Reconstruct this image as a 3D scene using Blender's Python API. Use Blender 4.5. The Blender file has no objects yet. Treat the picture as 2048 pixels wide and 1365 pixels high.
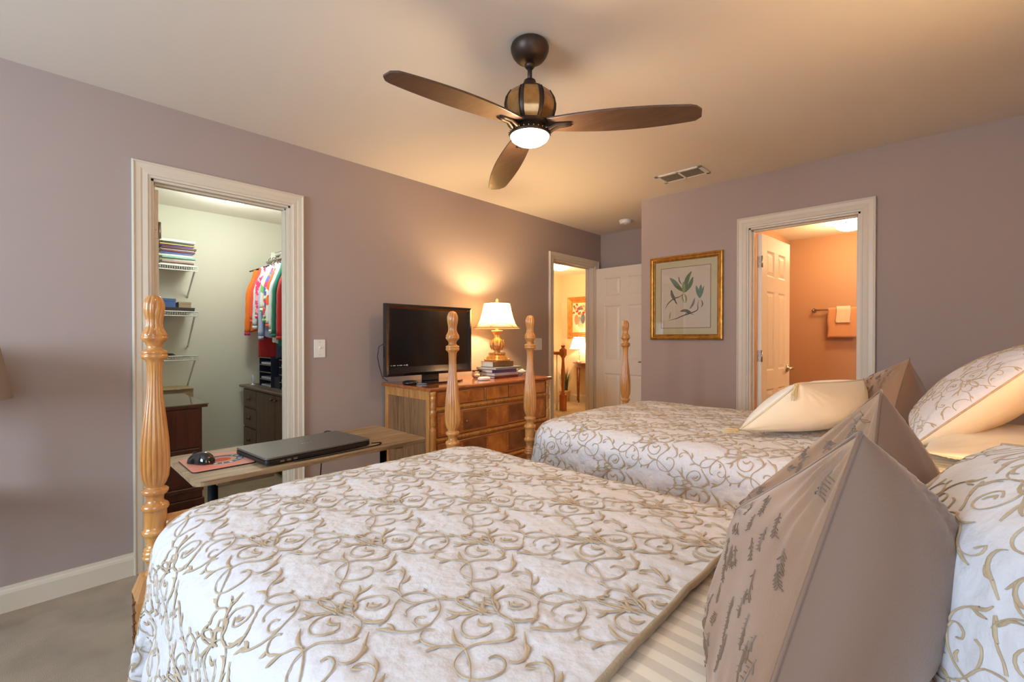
import bpy, math, random
import numpy as np
from mathutils import Vector, noise as mnoise
random.seed(7)
PI = math.pi
scn = bpy.context.scene
COL = scn.collection
R = math.radians

# ---------------------------------------------------------------- camera, world, sun, exposure
cam_d = bpy.data.cameras.new('camera'); cam = bpy.data.objects.new('camera', cam_d); COL.objects.link(cam)
cam.location = (0, 0, 1.212)
cam.rotation_euler = (R(90 - 0.41), 0, R(43.5))
cam_d.sensor_width = 36; cam_d.lens = 36 * 914 / 2048; cam_d.clip_start = 0.02
scn.camera = cam
scn.view_settings.view_transform = 'Standard'; scn.view_settings.look = 'None'
scn.view_settings.gamma = 1; scn.view_settings.use_curve_mapping = False
scn.view_settings.exposure = 0.52
scn.cycles.use_denoising = True
scn.cycles.max_bounces = 10; scn.cycles.diffuse_bounces = 6
scn.cycles.sample_clamp_indirect = 6

w = bpy.data.worlds.new('world'); scn.world = w; w.use_nodes = True
w.node_tree.nodes['Background'].inputs[0].default_value = (0.75, 0.85, 1.0, 1)
w.node_tree.nodes['Background'].inputs[1].default_value = 1.0

def area_light(name, loc, rot, sx, sy, power, col):
    d = bpy.data.lights.new(name, 'AREA'); d.shape = 'RECTANGLE'; d.size = sx; d.size_y = sy
    d.energy = power; d.color = col
    o = bpy.data.objects.new(name, d); COL.objects.link(o); o.location = loc; o.rotation_euler = rot
    return o
def bulb(name, loc, power, col, rad=0.03):
    d = bpy.data.lights.new(name, 'POINT'); d.energy = power; d.color = col; d.shadow_soft_size = rad
    o = bpy.data.objects.new(name, d); COL.objects.link(o); o.location = loc
    return o
WARM = (1.0, 0.68, 0.33); SOFTWARM = (1.0, 0.72, 0.42); COOL = (0.64, 0.81, 1.0)
# daylight through the two windows behind the camera (wall_front) and one in the head wall
area_light('window_daylight', (-1.45, -2.62, 1.60), (R(90), 0, 0), 1.8, 1.4, 112, COOL)
area_light('window_daylight', (0.98, -0.55, 1.45), (R(90), 0, R(90)), 1.0, 1.3, 16, COOL)

# ---------------------------------------------------------------- helpers
def lin(c):
    return tuple(((v/255) / 12.92 if v/255 <= 0.04045 else ((v/255 + 0.055) / 1.055) ** 2.4) for v in c)

MATS = {}
def mat(name, rgb, rough=0.6, metal=0.0, spec=0.5, var=0.0, vscale=8.0, bump=0.0, bscale=60.0, bdist=0.002,
        rgb2=None, wood=None, sheen=0.0, coat=0.0, trans=0.0, emit=None, estr=0.0, sub=0.0):
    """procedural principled material. rgb are sRGB 0-255."""
    if name in MATS: return MATS[name]
    m = bpy.data.materials.new(name); m.use_nodes = True; MATS[name] = m
    nt = m.node_tree; N = nt.nodes; L = nt.links
    p = N['Principled BSDF']
    c1 = lin(rgb) + (1,)
    p.inputs['Base Color'].default_value = c1
    p.inputs['Roughness'].default_value = rough; p.inputs['Metallic'].default_value = metal
    p.inputs['Specular IOR Level'].default_value = spec
    p.inputs['Sheen Weight'].default_value = sheen
    p.inputs['Coat Weight'].default_value = coat; p.inputs['Coat Roughness'].default_value = 0.12
    p.inputs['Transmission Weight'].default_value = trans
    if emit: p.inputs['Emission Color'].default_value = lin(emit) + (1,); p.inputs['Emission Strength'].default_value = estr
    tc = N.new('ShaderNodeTexCoord')
    if wood:     # (axis scale x, y, z) stretched noise grain
        mp = N.new('ShaderNodeMapping'); mp.inputs['Scale'].default_value = wood; L.new(tc.outputs['Object'], mp.inputs[0])
        n1 = N.new('ShaderNodeTexNoise'); n1.inputs['Scale'].default_value = 1.0; n1.inputs['Detail'].default_value = 6; n1.inputs['Distortion'].default_value = 1.2
        L.new(mp.outputs[0], n1.inputs[0])
        cr = N.new('ShaderNodeValToRGB'); cr.color_ramp.elements[0].position = 0.32; cr.color_ramp.elements[1].position = 0.68
        cr.color_ramp.elements[0].color = lin(rgb2 or rgb) + (1,); cr.color_ramp.elements[1].color = c1
        L.new(n1.outputs[0], cr.inputs[0]); L.new(cr.outputs[0], p.inputs['Base Color'])
    elif var > 0 or rgb2:
        n1 = N.new('ShaderNodeTexNoise'); n1.inputs['Scale'].default_value = vscale; n1.inputs['Detail'].default_value = 4
        L.new(tc.outputs['Object'], n1.inputs[0])
        cr = N.new('ShaderNodeValToRGB'); cr.color_ramp.elements[0].position = 0.3; cr.color_ramp.elements[1].position = 0.7
        a = lin(rgb2) if rgb2 else tuple(v * (1 - var) for v in lin(rgb))
        cr.color_ramp.elements[0].color = a + (1,); cr.color_ramp.elements[1].color = c1
        L.new(n1.outputs[0], cr.inputs[0]); L.new(cr.outputs[0], p.inputs['Base Color'])
    if bump > 0:
        n2 = N.new('ShaderNodeTexNoise'); n2.inputs['Scale'].default_value = bscale; n2.inputs['Detail'].default_value = 4
        L.new(tc.outputs['Object'], n2.inputs[0])
        b = N.new('ShaderNodeBump'); b.inputs['Strength'].default_value = bump; b.inputs['Distance'].default_value = bdist
        L.new(n2.outputs[0], b.inputs['Height']); L.new(b.outputs[0], p.inputs['Normal'])
    return m

def stripe_mat(name, cols, axis, period, rough=0.8, distort=0.0):
    """bands of colour along one object axis"""
    m = bpy.data.materials.new(name); m.use_nodes = True; nt = m.node_tree; N = nt.nodes; L = nt.links
    p = N['Principled BSDF']; p.inputs['Roughness'].default_value = rough
    tc = N.new('ShaderNodeTexCoord'); sp = N.new('ShaderNodeSeparateXYZ'); L.new(tc.outputs['Object'], sp.inputs[0])
    src = sp.outputs[axis]
    if distort:
        nz = N.new('ShaderNodeTexNoise'); nz.inputs['Scale'].default_value = 9; L.new(tc.outputs['Object'], nz.inputs[0])
        ad = N.new('ShaderNodeMath'); ad.operation = 'MULTIPLY_ADD'; L.new(nz.outputs[0], ad.inputs[0]); ad.inputs[1].default_value = distort; L.new(src, ad.inputs[2]); src = ad.outputs[0]
    d = N.new('ShaderNodeMath'); d.operation = 'DIVIDE'; L.new(src, d.inputs[0]); d.inputs[1].default_value = period
    f = N.new('ShaderNodeMath'); f.operation = 'FRACT'; L.new(d.outputs[0], f.inputs[0])
    cr = N.new('ShaderNodeValToRGB'); cr.color_ramp.interpolation = 'CONSTANT'
    while len(cr.color_ramp.elements) < len(cols): cr.color_ramp.elements.new(0.5)
    for i, c in enumerate(cols):
        cr.color_ramp.elements[i].position = i / len(cols); cr.color_ramp.elements[i].color = lin(c) + (1,)
    L.new(f.outputs[0], cr.inputs[0]); L.new(cr.outputs[0], p.inputs['Base Color'])
    return m

def floral_mat(name, cols, scale, rough=0.8, randomness=1.0):
    """patchy printed cloth: voronoi cells picked out of a palette"""
    m = bpy.data.materials.new(name); m.use_nodes = True; nt = m.node_tree; N = nt.nodes; L = nt.links
    p = N['Principled BSDF']; p.inputs['Roughness'].default_value = rough
    tc = N.new('ShaderNodeTexCoord'); nz = N.new('ShaderNodeTexNoise'); nz.inputs['Scale'].default_value = scale * .6
    L.new(tc.outputs['Object'], nz.inputs[0])
    mx = N.new('ShaderNodeMixRGB'); mx.inputs[0].default_value = 0.08; L.new(tc.outputs['Object'], mx.inputs[1]); L.new(nz.outputs['Color'], mx.inputs[2])
    v = N.new('ShaderNodeTexVoronoi'); v.inputs['Scale'].default_value = scale; L.new(mx.outputs[0], v.inputs[0])
    sp = N.new('ShaderNodeSeparateColor'); L.new(v.outputs['Color'], sp.inputs[0])
    cr = N.new('ShaderNodeValToRGB'); cr.color_ramp.interpolation = 'CONSTANT'
    while len(cr.color_ramp.elements) < len(cols): cr.color_ramp.elements.new(0.5)
    for i, c in enumerate(cols):
        cr.color_ramp.elements[i].position = i / len(cols); cr.color_ramp.elements[i].color = lin(c) + (1,)
    L.new(sp.outputs[0], cr.inputs[0]); L.new(cr.outputs[0], p.inputs['Base Color'])
    return m

def glow_mat(name, rgb, strength):
    m = bpy.data.materials.new(name); m.use_nodes = True; nt = m.node_tree
    e = nt.nodes.new('ShaderNodeEmission'); e.inputs[0].default_value = lin(rgb) + (1,); e.inputs[1].default_value = strength
    nt.links.new(e.outputs[0], nt.nodes['Material Output'].inputs[0]); return m

def shade_mat(name, rgb, tr=0.5):
    m = bpy.data.materials.new(name); m.use_nodes = True; nt = m.node_tree; N = nt.nodes; L = nt.links
    d = N.new('ShaderNodeBsdfDiffuse'); d.inputs[0].default_value = lin(rgb) + (1,)
    t = N.new('ShaderNodeBsdfTranslucent'); t.inputs[0].default_value = lin(rgb) + (1,)
    x = N.new('ShaderNodeMixShader'); x.inputs[0].default_value = tr
    L.new(d.outputs[0], x.inputs[1]); L.new(t.outputs[0], x.inputs[2]); L.new(x.outputs[0], N['Material Output'].inputs[0]); return m

def root_off(o):
    v = Vector((0, 0, 0))
    while o is not None: v += o.location; o = o.parent
    return v

class MB:
    """collects shapes in world coordinates and links them as one mesh object"""
    def __init__(s): s.v = []; s.f = []; s.mi = []; s.m = 0; s.sm = []
    def add(s, verts, faces, smooth=False):
        b = len(s.v); s.v += [tuple(v) for v in verts]
        for f in faces: s.f.append([b + i for i in f]); s.mi.append(s.m); s.sm.append(smooth)
        return s
    def box(s, x0, x1, y0, y1, z0, z1):
        x0, x1 = min(x0, x1), max(x0, x1); y0, y1 = min(y0, y1), max(y0, y1); z0, z1 = min(z0, z1), max(z0, z1)
        v = [(x, y, z) for x in (x0, x1) for y in (y0, y1) for z in (z0, z1)]
        return s.add(v, [(0, 1, 3, 2), (4, 6, 7, 5), (0, 4, 5, 1), (2, 3, 7, 6), (0, 2, 6, 4), (1, 5, 7, 3)])
    def obox(s, c, size, rz=0, rx=0, ry=0):
        from mathutils import Euler
        M = Euler((rx, ry, rz)).to_matrix(); h = [q / 2 for q in size]; c = Vector(c)
        v = [c + M @ Vector((x * h[0], y * h[1], z * h[2])) for x in (-1, 1) for y in (-1, 1) for z in (-1, 1)]
        return s.add(v, [(0, 1, 3, 2), (4, 6, 7, 5), (0, 4, 5, 1), (2, 3, 7, 6), (0, 2, 6, 4), (1, 5, 7, 3)])
    def lathe(s, c, prof, n=32, axis='z', flute=None, cap=True, ang=0, sx=1.0):
        """prof: [(r, h)] along the axis; flute(h, theta) multiplies r"""
        vs = []
        for r, h in prof:
            for i in range(n):
                t = 2 * PI * i / n + ang; rr = r * (flute(h, t) if flute else 1)
                a, b = rr * math.cos(t) * sx, rr * math.sin(t)
                p = {'z': (a, b, h), 'x': (h, a, b), 'y': (a, h, b)}[axis]
                vs.append((c[0] + p[0], c[1] + p[1], c[2] + p[2]))
        fs = []
        for j in range(len(prof) - 1):
            for i in range(n):
                k = (i + 1) % n; fs.append((j * n + i, j * n + k, (j + 1) * n + k, (j + 1) * n + i))
        if cap:
            fs.append(tuple(range(n))[::-1]); fs.append(tuple((len(prof) - 1) * n + i for i in range(n)))
        return s.add(vs, fs, True)
    def tube(s, pts, r, n=8, closed=False, cap=True):
        pts = [Vector(p) for p in pts]; m = len(pts); rr = r if isinstance(r, (list, tuple)) else [r] * m
        vs = []; prev = None
        for i, p in enumerate(pts):
            if closed: t = pts[(i + 1) % m] - pts[i - 1]
            else: t = pts[min(i + 1, m - 1)] - pts[max(i - 1, 0)]
            t.normalize()
            if prev is None:
                a = Vector((0, 0, 1)) if abs(t.z) < 0.9 else Vector((1, 0, 0)); u = t.cross(a).normalized()
            else: u = (prev - t * prev.dot(t)).normalized()
            prev = u; wv = t.cross(u)
            for k in range(n):
                th = 2 * PI * k / n; vs.append(p + (u * math.cos(th) + wv * math.sin(th)) * rr[i])
        fs = []
        for j in range(m if closed else m - 1):
            for k in range(n):
                a, b = j * n + k, j * n + (k + 1) % n; j2 = (j + 1) % m
                fs.append((a, b, j2 * n + (k + 1) % n, j2 * n + k))
        if not closed and cap: fs.append(tuple(range(n))[::-1]); fs.append(tuple((m - 1) * n + k for k in range(n)))
        return s.add(vs, fs, True)
    def prism(s, poly, a0, a1, axis='z', smooth=False):
        n = len(poly)
        def P(p, h): return {'z': (p[0], p[1], h), 'x': (h, p[0], p[1]), 'y': (p[0], h, p[1])}[axis]
        v = [P(p, a0) for p in poly] + [P(p, a1) for p in poly]
        return s.add(v, [tuple(range(n))[::-1], tuple(range(n, 2 * n))] + [(i, (i + 1) % n, n + (i + 1) % n, n + i) for i in range(n)], smooth)
    def sphere(s, c, r, n=16, sx=1, sy=1, sz=1):
        m = n // 2; prof = []
        vs = []
        for j in range(m + 1):
            ph = PI * j / m - PI / 2
            for i in range(n):
                th = 2 * PI * i / n
                vs.append((c[0] + r * sx * math.cos(ph) * math.cos(th), c[1] + r * sy * math.cos(ph) * math.sin(th), c[2] + r * sz * math.sin(ph)))
        fs = [(j * n + i, j * n + (i + 1) % n, (j + 1) * n + (i + 1) % n, (j + 1) * n + i) for j in range(m) for i in range(n)]
        return s.add(vs, fs, True)
    def build(s, name, mats, parent=None, bevel=0, kind=None, label=None, seg=2, merge=False):
        me = bpy.data.meshes.new(name); off = root_off(parent) if parent else Vector((0, 0, 0))
        me.from_pydata([(v[0] - off.x, v[1] - off.y, v[2] - off.z) for v in s.v], [], s.f); me.update()
        mats = mats if isinstance(mats, (list, tuple)) else [mats]
        for m in mats: me.materials.append(m)
        me.polygons.foreach_set('material_index', s.mi); me.polygons.foreach_set('use_smooth', s.sm)
        o = bpy.data.objects.new(name, me); COL.objects.link(o)
        if parent: o.parent = parent
        if bevel:
            b = o.modifiers.new('bevel', 'BEVEL'); b.width = bevel; b.segments = seg; b.limit_method = 'ANGLE'; b.angle_limit = R(40)
            b.harden_normals = False
        if kind: o['kind'] = kind
        if label: o['label'] = label
        return o

def thing(name, loc, label, cat, group=None, kind=None):
    o = bpy.data.objects.new(name, None); COL.objects.link(o); o.location = loc; o.empty_display_size = 0.05
    if label: o['label'] = label
    if cat: o['category'] = cat
    if group: o['group'] = group
    if kind: o['kind'] = kind
    return o
def tag(o, label, cat, group=None):
    o['label'] = label; o['category'] = cat
    if group: o['group'] = group
    return o
def copy_thing(src, loc, label=None, rz=None):
    def rec(o, par):
        c = o.copy(); COL.objects.link(c)
        if par: c.parent = par
        for ch in list(o.children): rec(ch, c)
        return c
    r = rec(src, None); r.location = loc
    if rz is not None: r.rotation_euler.z = rz
    if label: r['label'] = label
    return r
def ss(x):
    x = max(0.0, min(1.0, x)); return x * x * (3 - 2 * x)
def interp(prof, h):
    for (r0, h0), (r1, h1) in zip(prof, prof[1:]):
        if h <= h1: return r0 + (r1 - r0) * (h - h0) / max(1e-9, h1 - h0)
    return prof[-1][0]

# ---------------------------------------------------------------- materials
M_wall = mat('mauve_paint', (166, 150, 143), 0.75, bump=0.12, bscale=260, bdist=0.0006, spec=0.25)
M_clos = mat('closet_cream_paint', (216, 212, 196), 0.8, bump=0.1, bscale=260, bdist=0.0006, spec=0.2)
M_bath = mat('peach_paint', (188, 146, 114), 0.8, bump=0.1, bscale=260, bdist=0.0006, spec=0.2)
M_hall = mat('hall_cream_paint', (226, 204, 172), 0.8, bump=0.1, bscale=260, bdist=0.0006, spec=0.2)
M_ceil = mat('ceiling_white_paint', (228, 220, 208), 0.9, bump=0.15, bscale=300, bdist=0.0006, spec=0.1)
M_trim = mat('trim_white_gloss', (214, 202, 182), 0.4, bump=0.015, bscale=12)
M_door = mat('door_white_gloss', (238, 226, 206), 0.38, bump=0.015, bscale=12)
M_carpet = mat('carpet_beige', (182, 160, 132), 0.95, spec=0.05, rgb2=(156, 135, 108), vscale=5, bump=1.0, bscale=420, bdist=0.006, sheen=0.3)
M_chrome = mat('brushed_nickel', (190, 182, 172), 0.3, 1.0, bump=0.05, bscale=200)
M_black = mat('black_plastic', (22, 21, 22), 0.35, bump=0.05, bscale=300)
M_blackm = mat('black_metal', (28, 30, 34), 0.4, 0.6, bump=0.04, bscale=200)
M_white = mat('white_plastic', (232, 228, 220), 0.35, bump=0.03, bscale=100)
M_honey = mat('honey_maple', (206, 148, 80), 0.2, rgb2=(172, 110, 54), wood=(26, 26, 4), coat=0.35)
M_walnut = mat('walnut_side', (150, 112, 74), 0.4, rgb2=(108, 74, 44), wood=(40, 40, 3), coat=0.2)
M_dtop = mat('dresser_top_wood', (180, 104, 50), 0.16, rgb2=(146, 76, 32), wood=(40, 4, 40), coat=0.6)
M_dfront = mat('dresser_front_wood', (190, 122, 62), 0.32, rgb2=(152, 92, 44), wood=(40, 5, 60), coat=0.3)
M_burl = mat('burl_veneer', (206, 132, 62), 0.3, rgb2=(150, 84, 36), wood=(16, 9, 7), coat=0.4)
M_burld = mat('dark_burl_veneer', (140, 88, 50), 0.3, rgb2=(106, 62, 32), wood=(12, 10, 8), coat=0.4)
M_table = mat('rustic_oak_laminate', (166, 140, 106), 0.5, rgb2=(120, 94, 64), wood=(34, 3.5, 34))
M_cherry = mat('dark_cherry', (92, 44, 30), 0.3, rgb2=(66, 30, 20), wood=(20, 20, 3), coat=0.3)
M_cabbr = mat('brown_cabinet', (108, 82, 68), 0.42, rgb2=(88, 62, 52), wood=(30, 30, 3))
M_gold = mat('antique_gilt', (224, 176, 108), 0.36, 0.5, bump=0.5, bscale=90, bdist=0.002, rgb2=(160, 108, 54), vscale=60)
M_frame = mat('gilt_frame', (196, 146, 66), 0.3, 0.7, rgb2=(158, 106, 42), vscale=30, bump=0.2, bscale=80)
M_brass = mat('aged_bronze', (66, 54, 46), 0.42, 0.6, bump=0.08, bscale=140)
M_amber = mat('amber_panel', (176, 134, 72), 0.22, 0.55, rgb2=(140, 96, 44), vscale=20, coat=0.4)
M_blade = mat('fan_blade_wood', (88, 66, 52), 0.42, rgb2=(70, 50, 40), wood=(7, 60, 60), coat=0.15)
M_cream = mat('cream_satin', (232, 218, 190), 0.45, sheen=0.3, bump=0.2, bscale=22, bdist=0.01)
M_ivory = mat('ivory_cushion_cloth', (232, 226, 214), 0.5, sheen=0.3, bump=0.25, bscale=14, bdist=0.012)
M_paper = mat('book_paper', (226, 216, 196), 0.9, var=0.15, vscale=50)
M_glow = glow_mat('lit_glass_warm', (255, 236, 206), 9)
M_glowc = glow_mat('lit_glass_cool', (238, 250, 240), 9)
M_cord = mat('black_cord', (20, 20, 22), 0.5, bump=0.05)
# ---------------------------------------------------------------- room shell
XA, YB, YN, XC, XH, YD, H = -3.01, 3.77, 4.72, -1.98, 0.72, -2.45, 2.44
T = 0.11
def structure(name, mb, m, bevel=0, **k):
    return mb.build(name, m, bevel=bevel, kind='structure', **k)
structure('floor', MB().box(-6.2, 1.0, -2.7, 7.6, -0.08, 0), M_carpet)
structure('ceiling', MB().box(-6.2, 1.0, -2.7, 7.6, H, H + 0.08), M_ceil)
# wall_left: bedroom side mauve slab with two door openings (closet, hall)
CL0, CL1, DT = 0.435, 1.135, 2.045      # closet opening
HL0, HL1 = 3.80, 4.575                  # hall opening
def wall_x(name, x0, x1, y0, y1, ops, m):
    b = MB(); y = y0
    for a, c in ops: b.box(x0, x1, y, a, 0, H); b.box(x0, x1, a, c, DT, H); y = c
    b.box(x0, x1, y, y1, 0, H); return structure(name, b, m)
wall_x('wall_left', XA - 0.055, XA, YD - T, YN, [(CL0, CL1), (HL0, HL1)], M_wall)
wall_x('wall_closet_front', XA - T, XA - 0.055, 0.0, 2.1, [(CL0, CL1)], M_clos)
wall_x('wall_hall_side', XA - T, XA - 0.055, 2.1, YN + 2.7, [(HL0, HL1)], M_hall)
# wall_right (with the bathroom opening)
BO0, BO1 = -1.09, -0.41
def wall_y(name, y0, y1, x0, x1, ops, m, top=DT):
    b = MB(); x = x0
    for a, c in ops: b.box(x, a, y0, y1, 0, H); b.box(a, c, y0, y1, top, H); x = c
    b.box(x, x1, y0, y1, 0, H); return structure(name, b, m)
wall_y('wall_right', YB, YB + 0.055, XC, XH, [(BO0, BO1)], M_wall)
wall_y('wall_bath_front', YB + 0.055, YB + T, XC + 0.055, XH, [(BO0, BO1)], M_bath)
structure('wall_niche_side', MB().box(XC, XC + 0.055, YB + 0.055, YN, 0, H), M_wall)
structure('wall_niche_back', MB().box(XA, XC + 0.055, YN, YN + T, 0, H), M_wall)
# head wall with a window, front wall with a window (both behind the camera)
b = MB(); b.box(XH, XH + T, -0.0, YB + T, 0, H); b.box(XH, XH + T, YD - T, -1.1, 0, H)
b.box(XH, XH + T, -1.1, 0.0, 0, 0.8); b.box(XH, XH + T, -1.1, 0.0, 2.1, H)
structure('wall_head', b, M_wall)
b = MB(); b.box(XA, -2.3, YD - T, YD, 0, H); b.box(-0.6, XH, YD - T, YD, 0, H)
b.box(-2.3, -0.6, YD - T, YD, 0, 0.95); b.box(-2.3, -0.6, YD - T, YD, 2.25, H)
structure('wall_front', b, M_wall)
def window(name, x0, x1, y0, y1, z0, z1):
    b = MB(); t = 0.05
    if abs(y1 - y0) < abs(x1 - x0):
        b.box(x0, x1, y0, y1, z0, z0 + t).box(x0, x1, y0, y1, z1 - t, z1).box(x0, x0 + t, y0, y1, z0, z1).box(x1 - t, x1, y0, y1, z0, z1)
        b.box(x0, x1, y0 + .02, y1 - .02, (z0 + z1) / 2 - .02, (z0 + z1) / 2 + .02)
        b.box((x0 + x1) / 2 - .012, (x0 + x1) / 2 + .012, y0 + .03, y1 - .03, z0, z1)
    else:
        b.box(x0, x1, y0, y1, z0, z0 + t).box(x0, x1, y0, y1, z1 - t, z1).box(x0, x1, y0, y0 + t, z0, z1).box(x0, x1, y1 - t, y1, z0, z1)
        b.box(x0 + .02, x1 - .02, y0, y1, (z0 + z1) / 2 - .02, (z0 + z1) / 2 + .02)
    return structure(name, b, M_trim, bevel=0.003)
window('window_1', -2.3, -0.6, YD - T, YD, 0.95, 2.25)
window('window_2', XH, XH + T, -1.1, 0.0, 0.8, 2.1)
# closet
structure('wall_closet_back', MB().box(-5.30, -5.24, 0.0, 2.1, 0, H), M_clos)
structure('wall_closet_left', MB().box(-5.24, XA - T, 0.0, 0.06, 0, H), M_clos)
structure('wall_closet_right', MB().box(-5.24, XA - T, 2.04, 2.1, 0, H), M_clos)
# hall
structure('wall_hall_end', MB().box(-5.60, XA - 0.055, 7.30, 7.42, 0, H), M_hall)
structure('wall_hall_left', MB().box(-5.62, -5.56, 2.1, 7.30, 0, H), M_hall)
structure('wall_hall_near', MB().box(-5.56, XA - T, 2.1, 2.16, 0, H), M_hall)
# bathroom
structure('wall_bath_back', MB().box(-1.50, XH + T, 6.62, 6.70, 0, H), M_bath)
structure('wall_bath_left', MB().box(-1.50, -1.44, YB + T, 6.62, 0, H), M_bath)
structure('wall_bath_right', MB().box(XH, XH + T, YB + T, 6.62, 0, H), M_bath)

# baseboards: profile (distance from wall, height)
BP = [(0, 0), (0.014, 0), (0.014, 0.082), (0.011, 0.094), (0.006, 0.101), (0.004, 0.113), (0, 0.113)]
def base_x(name, x, sgn, y0, y1): structure(name, MB().prism([(x + sgn * p[0], p[1]) for p in BP], y0, y1, 'y'), M_trim)
def base_y(name, y, sgn, x0, x1): structure(name, MB().prism([(y + sgn * p[0], p[1]) for p in BP], x0, x1, 'x'), M_trim)
base_x('baseboard_left', XA, 1, YD, CL0 - 0.075); base_x('baseboard_left', XA, 1, CL1 + 0.075, HL0 - 0.075)
base_y('baseboard_right', YB, -1, XC, BO0 - 0.08); base_y('baseboard_right', YB, -1, BO1 + 0.08, XH)
base_x('baseboard_closet', -5.24, 1, 0.06, 2.04); base_y('baseboard_hall', 7.30, -1, -5.56, XA - T)
base_y('baseboard_niche', YN, -1, XA, XC)

# door casings + jambs.  casing profile across its 7.5 cm width
def casing_profile(wd):
    return [(0, 0), (0, 0.011), (0.010, 0.013), (0.014, 0.017), (wd * .45, 0.015), (wd * .55, 0.018), (wd * .82, 0.019), (wd * .9, 0.024), (wd - 0.004, 0.024), (wd, 0.018), (wd, 0)]
def casing(name, plane, wallpos, sgn, a0, a1, top, wd=0.075):
    """mitred casing around the opening a0..a1, height top, on wall plane x=wallpos or y=wallpos, projecting sgn"""
    prof = casing_profile(wd); vs = []
    def P(a, z, dpt): return (wallpos + sgn * dpt, a, z) if plane == 'x' else (a, wallpos + sgn * dpt, z)
    for d, h in prof:
        vs += [P(a0 - d, 0, h), P(a0 - d, top + d, h), P(a1 + d, top + d, h), P(a1 + d, 0, h)]
    fs = []
    n = len(prof)
    for i in range(n - 1):
        for k in range(3): fs.append((i * 4 + k, i * 4 + k + 1, (i + 1) * 4 + k + 1, (i + 1) * 4 + k))
    return structure(name, MB().add(vs, fs), M_trim)
def jamb(name, plane, w0, w1, a0, a1, top, stop=None):
    b = MB(); t = 0.014
    def bx(p0, p1, q0, q1, z0, z1):
        b.box(p0, p1, q0, q1, z0, z1) if plane == 'x' else b.box(q0, q1, p0, p1, z0, z1)
    bx(w0, w1, a0, a0 + t, 0, top); bx(w0, w1, a1 - t, a1, 0, top); bx(w0, w1, a0, a1, top - t, top)
    s0, s1 = stop
    bx(s0, s1, a0 + t, a0 + t + .01, 0, top - t); bx(s0, s1, a1 - t - .01, a1 - t, 0, top - t); bx(s0, s1, a0 + t, a1 - t, top - t - .01, top - t)
    return structure(name, b, M_trim, bevel=0.0015)
casing('trim_closet_door', 'x', XA, 1, CL0, CL1, DT, 0.078)
jamb('trim_closet_jamb', 'x', XA - T, XA, CL0, CL1, DT, (XA - 0.06, XA - 0.035))
casing('trim_hall_door', 'x', XA, 1, HL0, HL1, DT, 0.072)
jamb('trim_hall_jamb', 'x', XA - T, XA, HL0, HL1, DT, (XA - 0.09, XA - 0.06))
casing('trim_bath_door', 'y', YB, -1, BO0, BO1, DT, 0.082)
jamb('trim_bath_jamb', 'y', YB, YB + T, BO0, BO1, DT, (YB + 0.04, YB + 0.065))

# six-panel door in local coordinates: width along +x from the hinge, thickness along y
def six_panel(wd, ht=2.02, th=0.035):
    b = MB(); zr = [(0.01, 0.24), (0.80, 0.95), (1.58, 1.70), (1.90, ht)]     # rails
    st = 0.115; mid = wd / 2; h = th / 2
    b.box(0.01, wd - 0.01, -h + .009, h - .009, 0.02, ht - .01)
    b.box(0, st, -h, h, 0.01, ht); b.box(wd - st, wd, -h, h, 0.01, ht)
    for z0, z1 in zr: b.box(st, wd - st, -h, h, z0, z1)
    for z0, z1 in ((0.24, 0.80), (0.95, 1.58), (1.70, 1.90)): b.box(mid - .05, mid + .05, -h, h, z0, z1)
    for (x0, x1) in ((st, mid - .05), (mid + .05, wd - st)):
        for (z0, z1) in ((0.24, 0.80), (0.95, 1.58), (1.70, 1.90)):
            for sg in (-1, 1):     # sloped raised field + sloped sticking
                e, g = 0.012, 0.04; y0, y1 = sg * (h - .009), sg * (h - .002)
                o = [(x0 + e, z0 + e), (x1 - e, z0 + e), (x1 - e, z1 - e), (x0 + e, z1 - e)]
                i = [(x0 + g, z0 + g), (x1 - g, z0 + g), (x1 - g, z1 - g), (x0 + g, z1 - g)]
                b.add([(p[0], y0, p[1]) for p in o] + [(p[0], y1, p[1]) for p in i], [(0, 1, 5, 4), (1, 2, 6, 5), (2, 3, 7, 6), (3, 0, 4, 7), (4, 5, 6, 7)])
                c = [(x0, z0), (x1, z0), (x1, z1), (x0, z1)]
                b.add([(p[0], sg * h, p[1]) for p in c] + [(p[0], sg * (h - .009), p[1]) for p in o], [(0, 1, 5, 4), (1, 2, 6, 5), (2, 3, 7, 6), (3, 0, 4, 7)])
    return b
def hinge_mb(z, th=0.035):
    b = MB(); b.lathe((-.006, -th / 2 - .004, z), [(0.006, -.045), (0.006, .045)], 10)
    b.box(-.0025, 0.0015, -th / 2, th / 2 - .004, z - .044, z + .044)
    for dz in (-.03, 0, .03): b.lathe((-.003, 0.004 * (1 if dz else -1), z + dz), [(0.0035, -.001), (0.0035, .001)], 8, axis='x')
    return b
def lever_mb(wd, z=0.95, th=0.035):
    b = MB(); x = wd - 0.065
    for sg in (-1, 1):
        b.lathe((x, 0, z), [(0.032, sg * th / 2), (0.032, sg * (th / 2 + .006)), (0.02, sg * (th / 2 + .014)), (0.011, sg * (th / 2 + .018)), (0.011, sg * (th / 2 + .045))], 20, axis='y')
        b.tube([(x, sg * (th / 2 + .045), z), (x - .03, sg * (th / 2 + .05), z + .003), (x - .07, sg * (th / 2 + .048), z), (x - .105, sg * (th / 2 + .044), z - .004)], [.010, .010, .009, .006], 10)
    b.lathe((x, 0, z), [(0.006, -.02), (0.006, .02)], 8, axis='x')
    return b
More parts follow.
